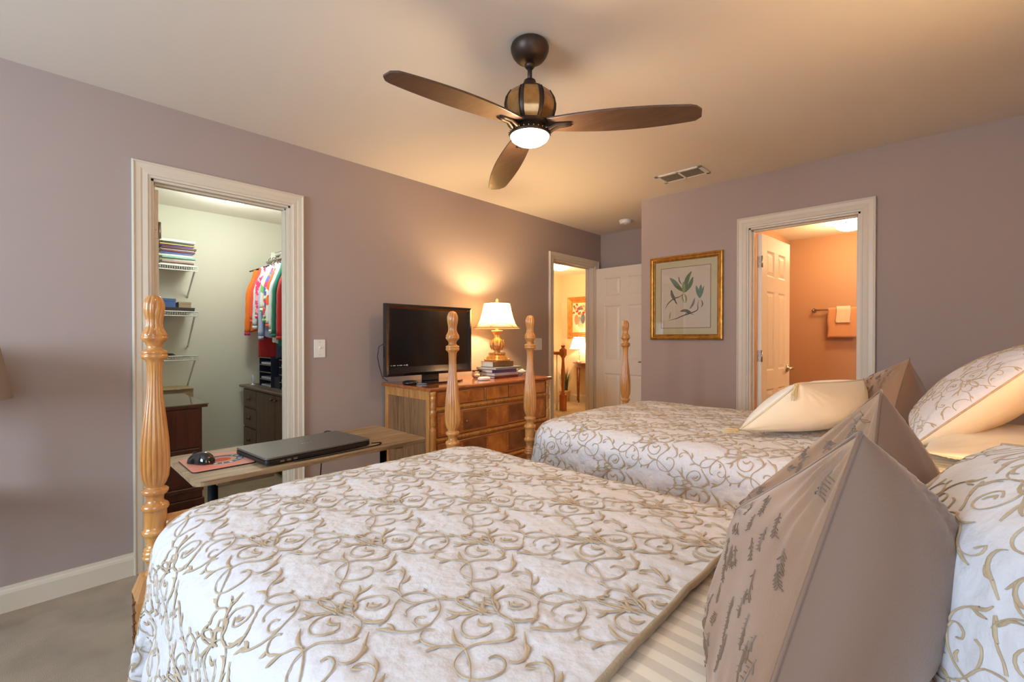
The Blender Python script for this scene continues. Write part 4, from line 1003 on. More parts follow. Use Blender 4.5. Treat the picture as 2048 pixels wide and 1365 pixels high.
# ---------------------------------------------------------------- over-bed laptop table
tb = thing('laptop_table', (-2.03, .84, 0), 'long rustic wood laptop table on black metal legs at the foot of the near bed', 'table')
def rrect(x0, x1, y0, y1, r, n=6):
    out = []
    for cx, cy, a in ((x1 - r, y1 - r, 0), (x0 + r, y1 - r, 90), (x0 + r, y0 + r, 180), (x1 - r, y0 + r, 270)):
        for k in range(n + 1): t = R(a + 90 * k / n); out.append((cx + r * math.cos(t), cy + r * math.sin(t)))
    return out
MB().prism(rrect(-2.275, -1.800, .372, 1.312, .035), .712, .730, 'z').build('tabletop', M_table, tb, bevel=.0015)
MB().box(-2.17, -2.15, .49, .74, .60, .69).build('apron', M_table, tb, bevel=.001)
for y in (.47, 1.19):
    MB().box(-2.20, -1.86, y - .02, y + .02, .690, .712).build('support_bar', M_table, tb, bevel=.001)
    MB().lathe((-2.0, y, 0), [(.022, .03), (.022, .45), (.017, .452), (.017, .69)], 20).build('leg', M_blackm, tb)
    MB().box(-2.24, -1.82, y - .025, y + .025, .0, .03).build('foot', M_blackm, tb, bevel=.005)
TZ = .730
pad = thing('mouse_pad', (-2.05, .49, TZ), 'coral mouse pad with a blue ring emblem on the laptop table', 'mouse pad')
ppoly = rrect(-2.165, -1.925, .392, .600, .018)
MB().prism(ppoly, TZ, TZ + .004, 'z').build('base', M_black, pad)
MB().prism(rrect(-2.164, -1.926, .393, .599, .018), TZ + .004, TZ + .0048, 'z').build('printed_cloth', mat('coral_print', (214, 118, 100), .7, rgb2=(196, 150, 128), vscale=14), pad)
ex, ey = -2.055, .515; ez = TZ + .0049
def ring(r0, r1, m, nm, h):
    n = 64; vs = [(ex + r * math.cos(2 * PI * k / n), ey + r * math.sin(2 * PI * k / n), ez + h) for r in (r0, r1) for k in range(n)]
    MB().add(vs, [(k, (k + 1) % n, n + (k + 1) % n, n + k) for k in range(n)]).build(nm, m, pad)
ring(.048, .074, mat('print_navy', (70, 88, 108), .7, bump=.05), 'emblem_ring', 0)
ring(.001, .030, mat('print_red', (196, 74, 56), .7, bump=.05), 'emblem_center', 0)
ring(.030, .048, mat('print_sand', (198, 150, 118), .7, bump=.05), 'emblem_band', 0)
for k in range(9):      # pale radial characters on the ring
    t = R(-60 + k * 24); b = MB(); b.obox((ex + .061 * math.cos(t), ey + .061 * math.sin(t), ez + .0002), (.014, .004 + .003 * (k % 2), .0002), rz=t)
    if k % 2: b.obox((ex + .061 * math.cos(t + .10), ey + .061 * math.sin(t + .10), ez + .0002), (.014, .003, .0002), rz=t)
    b.build('emblem_mark', mat('print_pale', (206, 210, 196), .7, bump=.05), pad)
ms = thing('computer_mouse', (-2.055, .445, TZ + .005), 'black wireless computer mouse resting on the coral mouse pad', 'mouse')
def mouse_body():
    nu, nv = 24, 20; P = np.zeros((nu, nv, 3))
    for i in range(nu):
        u = i / (nu - 1); a = -1 + 2 * u
        for j in range(nv):
            t = PI * j / (nv - 1); hw = .031 * (1 - abs(a) ** 3.2) ** .5 * (1 - .12 * math.exp(-(a * 2) ** 2)); hh = .041 * (1 - abs(a) ** 2.6) ** .55 * (1 + .15 * a)
            P[i, j] = (a * .055, -hw * math.cos(t), hh * math.sin(t) ** .8)
    return P
P = mouse_body(); rz = R(28); c_, s_ = math.cos(rz), math.sin(rz)
mb = MB(); Q = P.copy(); Q[..., 0] = P[..., 0] * c_ - P[..., 1] * s_ - 2.055; Q[..., 1] = P[..., 0] * s_ + P[..., 1] * c_ + .445; Q[..., 2] += TZ + .006
grid_mesh(mb, Q); mb.build('shell', M_gloss, ms)
MB().lathe((-2.055 - .030 * c_, .445 - .030 * s_, TZ + .037), [(.009, -.003), (.009, .003)], 20, axis='x').build('scroll_wheel', M_blackm, ms)
MB().lathe((-2.028, .452, TZ + .031), [(.006, 0), (.005, .003)], 16, axis='z').build('logo_button', mat('silver_dot', (170, 190, 210), .25, bump=.02), ms)
lp = thing('laptop', (-1.985, .81, TZ), 'closed dark grey laptop lying on the laptop table', 'laptop')
def lpp(o): o.location = (0, 0, 0); o.parent = lp; return o
LW, LD = .445, .29
lp.rotation_euler.z = R(4)
def loc_build(mb, nm, m, bev=0):
    o = mb.build(nm, m, None, bevel=bev); o.parent = lp; return o
loc_build(MB().prism(rrect(-LD / 2, LD / 2, -LW / 2, LW / 2, .014), .006, .022, 'z'), 'base', M_black, .003)
lid = loc_build(MB().prism(rrect(-LD / 2, LD / 2, -LW / 2, LW / 2, .014), .0235, .032, 'z'), 'lid', mat('laptop_lid_grey', (88, 86, 82), .34, .3, bump=.05, bscale=600), .003)
loc_build(MB().lathe((-LD / 2 + .006, 0, .020), [(.006, -.16), (.006, .16)], 16, axis='y'), 'hinge', M_black)
b = MB()
for k, (dx, w_) in enumerate(((-.02, .008), (-.006, .004), (.005, .006), (.016, .007))): b.box(-.004, .004, dx, dx + w_, .032, .0322)
loc_build(b, 'lid_logo', M_chrome)
for x in (-.10, .10):
    for y in (-.18, .18): loc_build(MB().lathe((x, y, 0), [(.008, 0), (.008, .006)], 12), 'rubber_foot', M_black)
for k in range(3): loc_build(MB().box(LD / 2 - .0005, LD / 2 + .0005, -.17 + k * .025, -.155 + k * .025, .010, .016), 'port', M_chrome)
cp = [(-1.838, 1.034, TZ + .016), (-1.83, 1.07, TZ + .014), (-1.845, 1.085, TZ + .005), (-1.835, 1.05, TZ + .003), (-1.828, .95, TZ + .003), (-1.824, .80, TZ + .003), (-1.826, .70, TZ + .003)]
tag(MB().tube(catmull(cp, .01).tolist(), .003, 8).build('charger_cord', M_cord), 'thin black cord running along the front edge of the laptop table', 'cord')
cp = [(-2.15, 1.06, TZ + .003), (-2.29, 1.03, TZ + .003), (-2.296, 1.02, .65), (-2.32, 1.0, .35), (-2.60, 1.05, .02), (-2.98, 1.2, .01)]
tag(MB().tube(catmull(cp, .02).tolist(), .003, 8).build('charger_cord', M_cord), 'black charger cord dropping behind the laptop table to the floor', 'cord')

# ---------------------------------------------------------------- grey lamp at the far left edge
st = thing('side_table', (-2.76, -.36, 0), 'small round wooden side table under the grey-shaded lamp at the left edge', 'table')
MB().lathe((-2.76, -.36, 0), [(.20, .575), (.21, .585), (.20, .60)], 40).build('top', M_cherry, st)
MB().lathe((-2.76, -.36, 0), [(.12, 0), (.12, .02), (.03, .05), (.02, .2), (.03, .4), (.02, .575)], 24).build('pedestal', M_cherry, st)
lm = thing('table_lamp', (-2.76, -.245, .60), 'unlit lamp with a grey-beige tapered shade cut off by the left edge', 'lamp')
MB().lathe((-2.76, -.245, .60), [(.06, 0), (.06, .015), (.02, .03), (.045, .12), (.03, .22), (.012, .28), (.012, .36)], 28).build('base', M_brass, lm)
MB().lathe((-2.76, -.245, 0), [(.196, .968), (.197, .975), (.160, 1.180), (.159, 1.186), (.157, 1.180), (.193, .972), (.196, .968)], 48, cap=False).build('lamp_shade', mat('grey_beige_linen', (150, 134, 122), .9, bump=.2, bscale=400), lm)

# ---------------------------------------------------------------- closet
M_wire = mat('white_wire', (232, 232, 226), .4, bump=.02)
def wire_shelf_back(z, label, y0=.07, y1=1.05, brace_dz=.24):
    rt = thing('wire_shelf', (-5.24, (y0 + y1) / 2, z), label, 'shelf', 'white wire shelves on the closet back wall')
    b = MB(); n = int((y1 - y0) / .017)
    for k in range(n + 1):
        y = y0 + (y1 - y0) * k / n; b.tube([(-5.238, y, z), (-4.932, y, z), (-4.928, y, z - .036)], .0020, 4)
    for x in (-5.23, -5.13, -5.03): b.tube([(x, y0, z - .004), (x, y1, z - .004)], .003, 6)
    o = b.build('wire_deck', M_wire, rt); o['kind'] = 'stuff'
    b = MB(); b.tube([(-4.930, y0, z), (-4.930, y1, z)], .0050, 8).tube([(-4.930, y0, z - .038), (-4.930, y1, z - .038)], .0045, 8); b.build('front_rail', M_wire, rt)
    for y in (y1 - .02, y0 + .35):
        MB().tube([(-4.94, y, z - .036), (-4.97, y, z - .045), (-5.225, y, z - brace_dz), (-5.238, y, z - brace_dz - .015)], .0075, 8).build('brace', M_wire, rt)
wire_shelf_back(1.852, 'top wire shelf in the closet, holding the book stack')
wire_shelf_back(1.445, 'middle wire shelf in the closet, holding the blue shoebox', brace_dz=.30)
wire_shelf_back(1.048, 'lowest wire shelf in the closet, above the dark cherry cabinet', brace_dz=.27)
bz = 1.856; rnd = random.Random(11)
names = [((222, 218, 208), 'pale grey bottom book'), ((96, 84, 60), 'olive second book'), ((192, 150, 140), 'dusty pink third book'), ((216, 226, 214), 'white-green fourth book'), ((150, 196, 180), 'mint fifth book'), ((220, 214, 200), 'ivory sixth book'),
         ((84, 96, 160), 'blue seventh book'), ((124, 56, 52), 'dark red eighth book'), ((206, 196, 200), 'pale lilac ninth book'), ((96, 40, 40), 'maroon tenth book'), ((90, 76, 140), 'violet eleventh book'), ((210, 176, 110), 'tan twelfth book'), ((60, 70, 50), 'dark green thirteenth book'), ((232, 232, 216), 'white top book')]
hs = [.012, .010, .016, .020, .016, .018, .020, .014, .012, .018, .014, .012, .016, .022]
for (c, nm), h in zip(names, hs):
    book('book', -5.065 + rnd.uniform(-.012, .012), .905 + rnd.uniform(-.008, .008), bz, .24, .245 + rnd.uniform(-.015, .012), h, R(rnd.uniform(-3, 3)), cover(c), nm + ', counted upward, in the closet stack on the top shelf', 'books stacked on the top closet shelf'); bz += h + .0004
def simple_box(name, x0, x1, y0, y1, z0, z1, m, ml, label, lidh=.018):
    rt = thing(name, ((x0 + x1) / 2, (y0 + y1) / 2, z0), label, 'box')
    MB().box(x0 + .002, x1 - .002, y0 + .002, y1 - .002, z0, z1 - .004).build('body', m, rt, bevel=.001)
    MB().box(x0, x1, y0, y1, z1 - lidh, z1).build('lid', ml, rt, bevel=.0015)
M_blue = mat('blue_card', (74, 102, 158), .7, var=.1); M_kraft = mat('kraft_card', (172, 148, 118), .8, var=.1); M_dark = mat('dark_tray', (66, 56, 52), .6, bump=.05)
simple_box('storage_box', -5.20, -4.945, .62, 1.03, 1.4495, 1.482, M_dark, M_dark, 'flat dark box under the shoeboxes on the middle closet shelf', .012)
simple_box('shoe_box', -5.17, -4.98, .66, .895, 1.4825, 1.560, M_blue, M_blue, 'blue shoebox on the middle closet shelf', .024)
simple_box('gift_box', -5.15, -4.98, .915, 1.01, 1.4825, 1.534, M_kraft, M_kraft, 'small tan cardboard box right of the blue shoebox')
b = MB()
for k in range(3): b.tube([(-5.06 + (.06 + .01 * k) * math.cos(t), .82 + (.08 - .008 * k) * math.sin(t), 1.056 + .006 * k) for t in [2 * PI * i / 24 for i in range(24)]], .004, 6, closed=True)
tag(b.build('coiled_belt', M_dark), 'dark coiled belt lying on the lowest wire shelf in the closet', 'belt')
# dark cherry cabinet on the left with a glass covered top
rt = thing('file_cabinet', (-4.38, .60, 0), 'dark cherry wood cabinet with a glass-covered top at the left of the closet', 'cabinet')
MB().box(-4.84, -3.90, .36, .852, .06, .712).build('body', M_cherry, rt, bevel=.004)
MB().box(-4.84, -3.885, .35, .862, 0, .06).build('plinth', M_cherry, rt, bevel=.004)
MB().box(-4.84, -3.888, .355, .858, .11, .145).build('base_moulding', M_cherry, rt, bevel=.006)
MB().box(-4.86, -3.87, .34, .882, .712, .732).build('top', M_cherry, rt, bevel=.004)
MB().box(-4.86, -3.865, .335, .887, .732, .740).build('glass_top', mat('smoked_glass_top', (112, 100, 94), .06, spec=.8, bump=.005, bscale=3), rt, bevel=.0015)
for z0, z1 in ((.16, .42), (.43, .70)):
    d = MB().box(-3.90, -3.886, .38, .835, z0, z1).build('drawer', M_cherry, rt, bevel=.003)
rt = thing('wooden_crate', (-5.05, .80, .50), 'light wooden box standing behind the dark cherry cabinet', 'box')
MB().box(-5.22, -4.90, .50, 1.005, 0, .752).build('body', mat('light_ply', (182, 160, 122), .6, rgb2=(160, 136, 98), wood=(3, 30, 30)), rt, bevel=.002)
MB().box(-5.222, -4.89, .49, 1.008, .752, .762).build('lid', mat('light_ply', (182, 160, 122)), rt, bevel=.002)
# brown cabinet on the right
rt = thing('storage_cabinet', (-4.45, 1.75, 0), 'brown cabinet with three drawers and two doors at the right of the closet', 'cabinet')
MB().box(-5.16, -3.80, 1.49, 2.02, .05, .712).build('body', M_cabbr, rt, bevel=.002)
MB().box(-5.14, -3.82, 1.52, 2.0, 0, .05).build('plinth', M_cabbr, rt)
MB().prism([(1.455, .722), (1.462, .712), (2.02, .712), (2.02, .738), (1.462, .738), (1.455, .732)], -5.20, -3.78, 'x').build('top', mat('brown_cabinet_top', (104, 86, 78), .35, rgb2=(84, 66, 60), wood=(3, 30, 30)), rt, bevel=.001)
M_bknob = mat('antique_brass_pull', (120, 104, 86), .35, .8, bump=.05)
for z0, z1 in ((.53, .70), (.335, .515), (.10, .32)):
    d = MB().box(-5.14, -4.775, 1.478, 1.49, z0, z1).build('drawer', M_cabbr, rt, bevel=.002)
    zc = (z0 + z1) / 2
    MB().lathe((-4.96, 1.478, zc), [(.024, -.003), (.022, -.006), (.006, -.012), (.006, -.02), (.013, -.024), (.010, -.032)], 16, axis='y').build('drawer_pull', M_bknob, d)
for x0, x1, kx in ((-4.765, -4.285, -4.33), (-4.275, -3.81, -4.235)):
    d = MB().box(x0, x1, 1.478, 1.49, .10, .70).build('cabinet_door', M_cabbr, rt, bevel=.002)
    MB().lathe((kx, 1.478, .66), [(.006, 0), (.006, -.012), (.013, -.018), (.009, -.026)], 16, axis='y').build('knob', M_bknob, d)
# letter trays
M_pap = mat('lilac_paper', (206, 208, 232), .9, bump=.05); M_navy = mat('navy_card', (30, 32, 52), .5, bump=.05)
def trays(x0, x1, y0, y1, z0, z1, label, n=4):
    rt = thing('letter_tray', ((x0 + x1) / 2, (y0 + y1) / 2, z0), label, 'letter tray')
    b = MB(); t = .005; b.box(x0, x0 + t, y0, y1, z0, z1).box(x1 - t, x1, y0, y1, z0, z1).box(x0, x1, y1 - t, y1, z0, z1)
    b.build('housing', M_navy, rt, bevel=.001)
    for k in range(n + 1):
        z = z0 + (z1 - z0) * k / n
        s = MB().box(x0 + t, x1 - t, y0, y1, z - (0 if k == 0 else t), z + (t if k == 0 else 0)).build('tray', M_navy, rt)
        MB().box(x0, x1, y0 - .003, y0, z - .004, z + .004).build('edge_strip', mat('grey_edge', (120, 118, 104), .5, bump=.03), s)
        if k < n and k != 2: MB().box(x0 + .02, x1 - .02, y0 + .012, y1 - .03, z + t + .0005, z + t + .014 + .006 * (k % 2)).build('paper_stack', M_pap, s)
trays(-4.93, -4.615, 1.56, 1.84, .7385, 1.02, 'left black letter tray tower on the brown closet cabinet')
trays(-4.40, -4.10, 1.56, 1.84, .7385, 1.01, 'right black letter tray tower on the brown cabinet, cut off by the door frame')
simple_box('file_box', -4.61, -4.41, 1.58, 1.82, .7385, .84, M_navy, M_navy, 'dark file holder between the two letter tray towers', .004)
simple_box('card_box', -5.15, -4.96, 1.72, 1.86, .7385, .80, M_kraft, M_kraft, 'small tan box at the far left end of the brown closet cabinet')
rt = thing('table_mirror', (-5.03, 1.53, .7385), 'small white oval mirror standing left of the letter trays', 'mirror')
MB().lathe((-5.03, 1.53, .7385), [(.022, 0), (.020, .006), (.006, .012), (.005, .022)], 20).build('stand', M_white, rt)
MB().sphere((-5.03, 1.53, .7385 + .062), .042, 20, sx=.75, sy=.12).build('oval_glass', mat('pale_mirror', (214, 222, 246), .2, bump=.01), rt)
# hanging rail with wire shelf above
rt = thing('wire_shelf', (-4.2, 1.9, 2.10), 'wire shelf with a hanging rod above the clothes on the right closet wall', 'shelf')
b = MB()
for k in range(100):
    x = -5.23 + k * .0205; b.tube([(x, 2.038, 2.10), (x, 1.772, 2.10), (x, 1.768, 2.07)], .0016, 4)
b.build('wire_deck', M_wire, rt)['kind'] = 'stuff'
MB().tube([(-5.238, 1.77, 2.10), (-3.2, 1.77, 2.10)], .004, 8).tube([(-5.238, 1.77, 2.068), (-3.2, 1.77, 2.068)], .004, 8).build('front_rail', M_wire, rt)
MB().tube([(-5.238, 1.735, 2.015), (-3.2, 1.735, 2.015)], .011, 14).build('hanging_rod', M_wire, rt)
for x in (-5.1, -4.3, -3.5): MB().box(x - .004, x + .004, 1.728, 1.777, 2.02, 2.10).build('rod_bracket', M_wire, rt)
M_hang = mat('dark_hanger', (58, 54, 56), .4, .4, bump=.03)
YG = 1.735
def hanger(x, m, label):
    rt = thing('clothes_hanger', (x, YG, 2.0), label, 'hanger', 'hangers on the closet rod')
    pts = [(x, YG + .019 * math.cos(t), 2.020 + .019 * math.sin(t)) for t in [R(a) for a in range(200, -61, -20)]] + [(x, YG, 1.985), (x, YG, 1.95)]
    MB().tube(pts, .0028, 8).build('hook', m, rt)
    MB().tube([(x, YG - .20, 1.885), (x, YG - .03, 1.945), (x, YG, 1.95), (x, YG + .03, 1.945), (x, YG + .20, 1.885)], .006, 8).build('shoulder_bar', m, rt)
def garment(name, x, m, label, zb, cat, wid=.205, thick=.023, slv=None, slen=.62, puff=False, m2=None, seed=0, zt=1.935, hem=None):
    """shirt or jacket hanging in the y-z plane, lofted body and two separate sleeves"""
    rt = thing(name, (x, YG, zt), label, cat, 'clothes on the closet rod')
    rnd = random.Random(seed); ph = rnd.uniform(0, 6); n = 34; rows = 30; V = np.zeros((rows, n, 3))
    for j in range(rows):
        u = j / (rows - 1); z = zt - (zt - zb) * u
        w_ = .055 + (wid - .055) * ss(u * 7) if u < .15 else wid * (1 + .08 * u)
        th_ = thick * (.45 + .55 * ss(u * 6))
        for i in range(n):
            t = 2 * PI * i / n; f = 1 + .22 * math.sin(5 * t + ph + 1.5 * u) * min(1, u * 3)
            if puff: f *= 1 + .16 * abs(math.sin(u * 22))
            V[j, i] = (x + th_ * f * math.sin(t), YG + w_ * math.copysign(abs(math.cos(t)) ** .8, math.cos(t)), z - .10 * ss(abs(math.cos(t)) * 1.0) * (1 - ss(u * 5)) + .012 * math.sin(3 * t + ph) * (u > .97))
    mb = MB(); mb.add(V.reshape(-1, 3).tolist(), [(j * n + i, j * n + (i + 1) % n, (j + 1) * n + (i + 1) % n, (j + 1) * n + i) for j in range(rows - 1) for i in range(n)], True)
    mb.build('body', m, rt)
    if slen > 0:
        for sg in (-1, 1):
            pts = []; rr = []
            for k in range(16):
                u = k / 15; pts.append((x + .012 * math.sin(u * 3 + ph), YG + sg * (.165 + .065 * ss(u * 2.4) + .02 * u), zt - .05 - slen * u)); rr.append((.030 - .006 * u) * (1 + (.13 * abs(math.sin(u * 17)) if puff else .05 * math.sin(u * 30 + ph))))
            s = MB().tube(pts, rr, 14).build('sleeve', slv or m, rt)
            MB().tube([pts[-1], (pts[-1][0], pts[-1][1], pts[-1][2] - .03)], [rr[-1] * 1.02, rr[-1] * .95], 14).build('cuff', m2 or slv or m, s)
    MB().tube([(x + .018 * math.sin(t), YG + .062 * math.cos(t), zt + .004 + .006 * math.cos(2 * t)) for t in [2 * PI * i / 20 for i in range(20)]], .010, 8, closed=True).build('collar', m2 or m, rt)
def fab(nm, c, **k): return mat(nm, c, .75, sheen=.2, bump=.15, bscale=200, var=.08, vscale=20, **k)
M_or = fab('orange_nylon', (250, 124, 22)); M_red = fab('red_cloth', (206, 44, 44)); M_coral = fab('coral_cloth', (240, 88, 72)); M_grn = fab('green_cloth', (24, 124, 98)); M_nv = fab('navy_denim', (58, 74, 104)); M_wht = fab('white_cloth', (222, 224, 228)); M_lt = fab('pale_blue_cloth', (176, 190, 224)); M_dkg = fab('dark_green_cloth', (24, 64, 46))
M_pink = stripe_mat('pink_white_stripe', [(236, 236, 230), (236, 70, 120)], 2, .028, .8, .03)
M_flor = floral_mat('bright_floral_print', [(238, 236, 232), (230, 70, 120), (100, 110, 190), (120, 190, 90), (240, 150, 60), (238, 236, 232)], 26)
M_flor2 = floral_mat('green_white_floral', [(238, 238, 230), (130, 200, 100), (238, 238, 230), (210, 216, 220)], 16)
M_flor3 = floral_mat('white_orange_print', [(236, 236, 234), (236, 236, 234), (244, 110, 60), (236, 236, 234)], 12)
M_flor4 = floral_mat('pink_paisley', [(236, 60, 110), (240, 160, 180), (236, 60, 110), (250, 230, 230)], 40)
gs = [('jacket', -5.13, M_dkg, 'dark green jacket at the far end of the closet rod', 1.40, 'jacket', dict(puff=False, slen=0, wid=.16)),
      ('puffer_jacket', -5.03, M_or, 'bright orange quilted puffer jacket on the closet rod', 1.28, 'jacket', dict(puff=True, thick=.036, slen=.62, m2=fab('magenta_cloth', (196, 40, 110)))),
      ('dress', -4.93, M_red, 'long red dress hanging lowest behind the other clothes', 1.02, 'dress', dict(slen=.0, wid=.17)),
      ('blouse', -4.87, M_coral, 'coral red blouse right beside the orange puffer', 1.36, 'blouse', dict(slen=.50)),
      ('shirt', -4.80, M_pink, 'white shirt with pink bands on the closet rod', 1.27, 'shirt', dict(slen=.56, slv=M_wht)),
      ('blouse', -4.73, M_flor4, 'pink paisley blouse hanging between white shirts', 1.36, 'blouse', dict(slen=.46)),
      ('shirt', -4.66, M_lt, 'pale blue shirt with its cuff showing under the prints', 1.22, 'shirt', dict(slen=.66)),
      ('blouse', -4.59, M_flor2, 'white blouse printed with green leaves', 1.32, 'blouse', dict(slen=.40)),
      ('blouse', -4.52, M_flor, 'multicoloured floral blouse in the middle of the closet rod', 1.26, 'blouse', dict(slen=.5)),
      ('shirt', -4.44, M_flor3, 'white shirt with orange brush print', 1.18, 'shirt', dict(slen=.55)),
      ('shirt', -4.37, M_wht, 'plain white long shirt left of the green jacket', 1.17, 'shirt', dict(slen=.6)),
      ('cardigan', -4.30, M_grn, 'green cardigan behind the red jacket', 1.15, 'cardigan', dict(slen=.64)),
      ('jacket', -4.18, M_red, 'red padded jacket nearest the closet door frame', 1.16, 'jacket', dict(slen=.66, thick=.034, puff=True)),
      ('skirt', -4.46, M_nv, 'navy denim skirt hanging low under the shirts', 1.03, 'skirt', dict(slen=0, wid=.17, zt=1.40))]
for i, (nm, x, m, lab, zb, cat, kw) in enumerate(gs):
    garment(nm, x, m, lab, zb, cat, seed=i, **kw)
    hanger(x, M_wire if i in (4, 9) else M_hang, ('white' if i in (4, 9) else 'dark') + ' hanger carrying the ' + lab.split(' hanging')[0].split(' on the')[0].split(' at the')[0].split(' right')[0].split(' with')[0].split(' nearest')[0].split(' behind')[0].split(' in the')[0].split(' left')[0])

# ---------------------------------------------------------------- bathroom
rt = thing('towel_bar', (-.8, 6.62, 1.545), 'brushed nickel towel bar on the peach bathroom wall', 'towel bar')
for x in (-1.17, -.42):
    MB().lathe((x, 6.62, 1.545), [(.026, 0), (.026, -.006), (.012, -.012), (.010, -.06), (.013, -.075)], 20, axis='y').build('post', M_chrome, rt)
MB().tube([(-1.17, 6.555, 1.545), (-.42, 6.555, 1.545)], .009, 14).build('bar', M_chrome, rt)
def towel(x0, x1, zb, yo, m, label, th=.012):
    """folded over the bar: profile swept along x with gentle waves"""
    prof = []
    for k in range(14): prof.append((6.555 + .0 - .012 - yo, zb + (1.545 - zb) * k / 13))
    for k in range(1, 8): t = PI - PI * k / 8; prof.append((6.555 + (.012 + yo) * math.cos(t), 1.545 + (.012 + yo) * math.sin(t)))
    for k in range(12): prof.append((6.555 + .012 + yo, 1.545 - (1.545 - zb) * .9 * k / 11))
    nx = 16; P = np.zeros((nx, len(prof), 3))
    for i in range(nx):
        x = x0 + (x1 - x0) * i / (nx - 1)
        for j, (y, z) in enumerate(prof): P[i, j] = (x + .004 * math.sin(z * 30), y - .003 * math.sin(i * 1.1) * (1.56 - z) * 4 * (1 if j < 14 else 0), z)
    mb = MB(); grid_mesh(mb, P); o = mb.build('towel', m); sd = o.modifiers.new('thickness', 'SOLIDIFY'); sd.thickness = th; sd.offset = 0
    return o
M_tow = mat('peach_terry', (214, 152, 104), .95, bump=.8, bscale=260, bdist=.004, sheen=.4); M_tow2 = mat('cream_terry', (232, 204, 172), .95, bump=.8, bscale=260, bdist=.004, sheen=.4)
tag(towel(-1.02, -.73, 1.215, .006, M_tow, ''), 'large peach bath towel folded over the bar', 'towel')
tag(towel(-.935, -.80, 1.385, .022, M_tow2, ''), 'small cream hand towel layered on top of the peach towel', 'towel')
rt = thing('wall_light', (-1.43, 4.35, 2.02), 'lit vanity light glimpsed behind the bathroom door hinge', 'wall light')
MB().box(-1.44, -1.42, 4.15, 4.65, 1.98, 2.06).build('back_plate', M_chrome, rt)
for y in (4.22, 4.40, 4.58): MB().sphere((-1.39, y, 2.02), .042, 14).build('globe', M_glow, rt)

rt = thing('vanity_light', (XH, 4.7, 2.0), 'three-globe vanity light on the right bathroom wall, out of the doorway view', 'wall light')
MB().box(XH - .03, XH, 4.3, 5.1, 1.96, 2.04).build('back_plate', M_chrome, rt, bevel=.004)
for y in (4.42, 4.70, 4.98): MB().sphere((XH - .09, y, 2.0), .06, 14).build('globe', M_glow, rt)
bulb('vanity_bulb', (XH - .22, 4.7, 2.0), 27, SOFTWARM, .10)

# ---------------------------------------------------------------- hall
M_oak = mat('orange_oak', (176, 104, 46), .35, rgb2=(146, 78, 30), wood=(30, 30, 4), coat=.3)
rt = thing('stair_railing', (-4.6, 6.08, 0), 'oak newel post with handrail and white balusters in the hall', 'railing')
nx, ny = -4.602, 6.08
b = MB(); b.box(nx - .045, nx + .045, ny - .045, ny + .045, 0, .27).box(nx - .045, nx + .045, ny - .045, ny + .045, .915, 1.02)
b.build('newel_block', M_oak, rt, bevel=.006)
MB().lathe((nx, ny, 0), [(.042, .27), (.030, .29), (.026, .34), (.030, .50), (.034, .62), (.028, .74), (.020, .84), (.026, .85), (.020, .86), (.028, .88), (.044, .90), (.044, .915)], 32).build('newel_shaft', M_oak, rt)
MB().lathe((nx, ny, 0), [(.044, 1.02), (.036, 1.035), (.022, 1.045), (.020, 1.052), (.034, 1.066), (.036, 1.080), (.022, 1.094), (.002, 1.098)], 28).build('finial', M_oak, rt)
MB().box(-5.56, nx - .045, ny - .032, ny + .032, .925, .985).build('handrail', M_oak, rt, bevel=.018, seg=3)
for k in range(8):
    x = nx - .13 - k * .115; MB().lathe((x, ny, 0), [(.017, 0), (.017, .20), (.011, .23), (.015, .30), (.010, .55), (.009, .925)], 14).build('baluster', M_white, rt)
rt = thing('console_table', (-4.75, 7.1, 0), 'half-round mahogany console table against the hall end wall', 'table')
M_mah = mat('mahogany', (138, 70, 34), .3, rgb2=(104, 46, 20), wood=(4, 30, 30), coat=.4)
half = [(-4.72 + .50 * math.cos(t) * 1.0, 7.285 - .34 * math.sin(t)) for t in [PI * i / 24 for i in range(25)]]
half2 = [(-4.72 + .45 * math.cos(t), 7.285 - .30 * math.sin(t)) for t in [PI * i / 24 for i in range(25)]]
MB().prism(half, .732, .750, 'z').build('top', M_mah, rt, bevel=.003); MB().prism(half2, .65, .732, 'z').build('apron', M_mah, rt)
for x, y in ((-5.13, 7.24), (-4.97, 7.05), (-4.47, 7.05), (-4.31, 7.24)): MB().lathe((x, y, 0), [(.010, 0), (.016, .05), (.012, .08), (.017, .3), (.022, .65)], 18).build('leg', M_mah, rt)
rt = thing('table_lamp', (-5.03, 7.13, .75), 'crystal lamp with a bright pleated shade on the hall console table', 'lamp')
MB().lathe((-5.03, 7.13, .75), [(.055, 0), (.055, .012), (.018, .02)], 24).build('base', M_chrome, rt)
MB().lathe((-5.03, 7.13, .75), [(.014, .02), (.030, .05), (.014, .08), (.034, .115), (.014, .15), (.022, .175), (.010, .20), (.010, .27)], 10).build('crystal_stem', M_glass, rt)
MB().lathe((-5.03, 7.13, 0), [(.168 - .075 * (i / 10) ** .8, 1.0 + .225 * i / 10) for i in range(11)], 96, cap=False, flute=lambda h, t: 1 - .02 * abs(math.sin(24 * t))).build('lamp_shade', shade_mat('white_pleated_cloth', (255, 250, 238), .6), rt)
MB().lathe((-5.03, 7.13, 0), [(.005, 1.22), (.009, 1.235), (.003, 1.25)], 12).build('finial', M_chrome, rt)
bulb('hall_lamp_bulb', (-5.03, 7.13, 1.10), 9, SOFTWARM, .03)
hp = thing('picture_frame', (-5.05, 7.3, 1.2), 'wide gold-framed painting of red flowers above the hall lamp', 'framed picture')
frame_mb(-5.395, -4.72, 1.20, 2.0, 7.30, [(0, 0), (0, .03), (.02, .045), (.05, .03), (.06, .036), (.09, .022), (.105, .026), (.115, .014)]).build('frame', mat('gold_wood_frame', (206, 150, 78), .4, .4, rgb2=(176, 120, 54), vscale=14), hp)
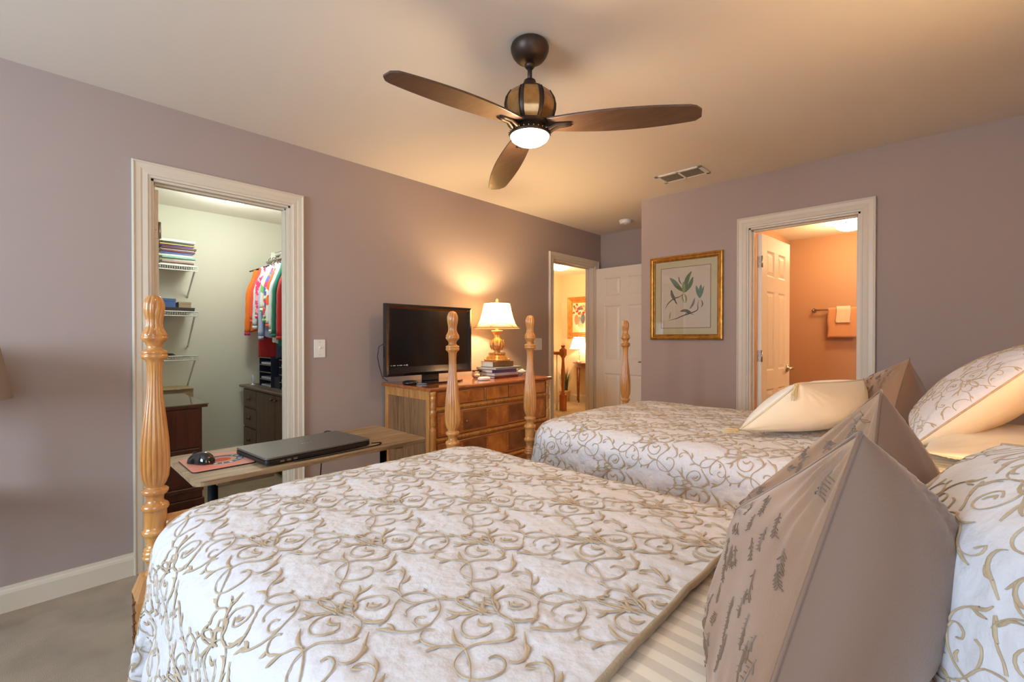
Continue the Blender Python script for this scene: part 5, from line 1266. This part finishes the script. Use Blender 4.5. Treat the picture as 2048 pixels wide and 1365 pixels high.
MB().box(-5.30, -4.81, 7.286, 7.299, 1.30, 1.90).build('canvas', mat('pale_canvas', (238, 222, 186), .9, rgb2=(206, 206, 170), vscale=7), hp)
rnd = random.Random(5)
for k in range(34):
    x, z = rnd.uniform(-5.27, -4.88), rnd.uniform(1.66, 1.87); c = rnd.choice([(222, 74, 50), (232, 110, 80), (236, 170, 140), (200, 60, 60), (120, 110, 140)])
    pts = [(x + rnd.uniform(.018, .034) * math.cos(t), z + rnd.uniform(.016, .03) * math.sin(t)) for t in [2 * PI * i / 9 for i in range(9)]]
    MB().add([(p[0], 7.2855 - k * .00008, p[1]) for p in pts], [tuple(range(9))]).build('painted_blossom', mat('blossom_%d_%d_%d' % c, c, .8, var=.3, vscale=60), hp)
for k, (x, z, c) in enumerate(((-5.12, 1.52, (150, 160, 170)), (-5.08, 1.46, (180, 186, 150)), (-5.19, 1.56, (200, 140, 110)), (-5.04, 1.58, (110, 110, 130)))):
    pts = [(x + .05 * math.cos(t), z + .10 * math.sin(t)) for t in [2 * PI * i / 16 for i in range(16)]]
    MB().add([(p[0], 7.2858 - k * .0001, p[1]) for p in pts], [tuple(range(16))]).build('painted_vase', mat('vase_%d' % k, c, .8, var=.3, vscale=40), hp)
rt = thing('potted_grass', (-5.27, 7.02, 0), 'tall green grass plant in a tan pot beside the hall console', 'plant')
MB().lathe((-5.27, 7.02, 0), [(.075, 0), (.082, .01), (.105, .19), (.112, .20), (.108, .212), (.098, .205), (.094, .18), (.001, .18)], 32).build('pot', mat('tan_pot', (206, 172, 122), .6, bump=.1), rt)
b = MB(); rnd = random.Random(9)
for k in range(150):
    a = rnd.uniform(0, 2 * PI); r0 = rnd.uniform(0, .06); L_ = rnd.uniform(.32, .56); sp = rnd.uniform(.03, .17)
    p0 = Vector((-5.27 + r0 * math.cos(a), 7.02 + r0 * math.sin(a), .18)); vs = []
    wd = .0045
    for j in range(6):
        u = j / 5; c = p0 + Vector((math.cos(a) * sp * u ** 1.6, math.sin(a) * sp * u ** 1.6, L_ * (u - .12 * u * u))); s = Vector((-math.sin(a), math.cos(a), 0)) * wd * (1 - u * .9)
        vs += [c - s, c + s]
    b.add(vs, [(2 * j, 2 * j + 1, 2 * j + 3, 2 * j + 2) for j in range(5)], True)
b.build('grass_blades', mat('grass_green', (78, 112, 66), .6, rgb2=(50, 82, 52), vscale=12), rt)['kind'] = 'stuff'
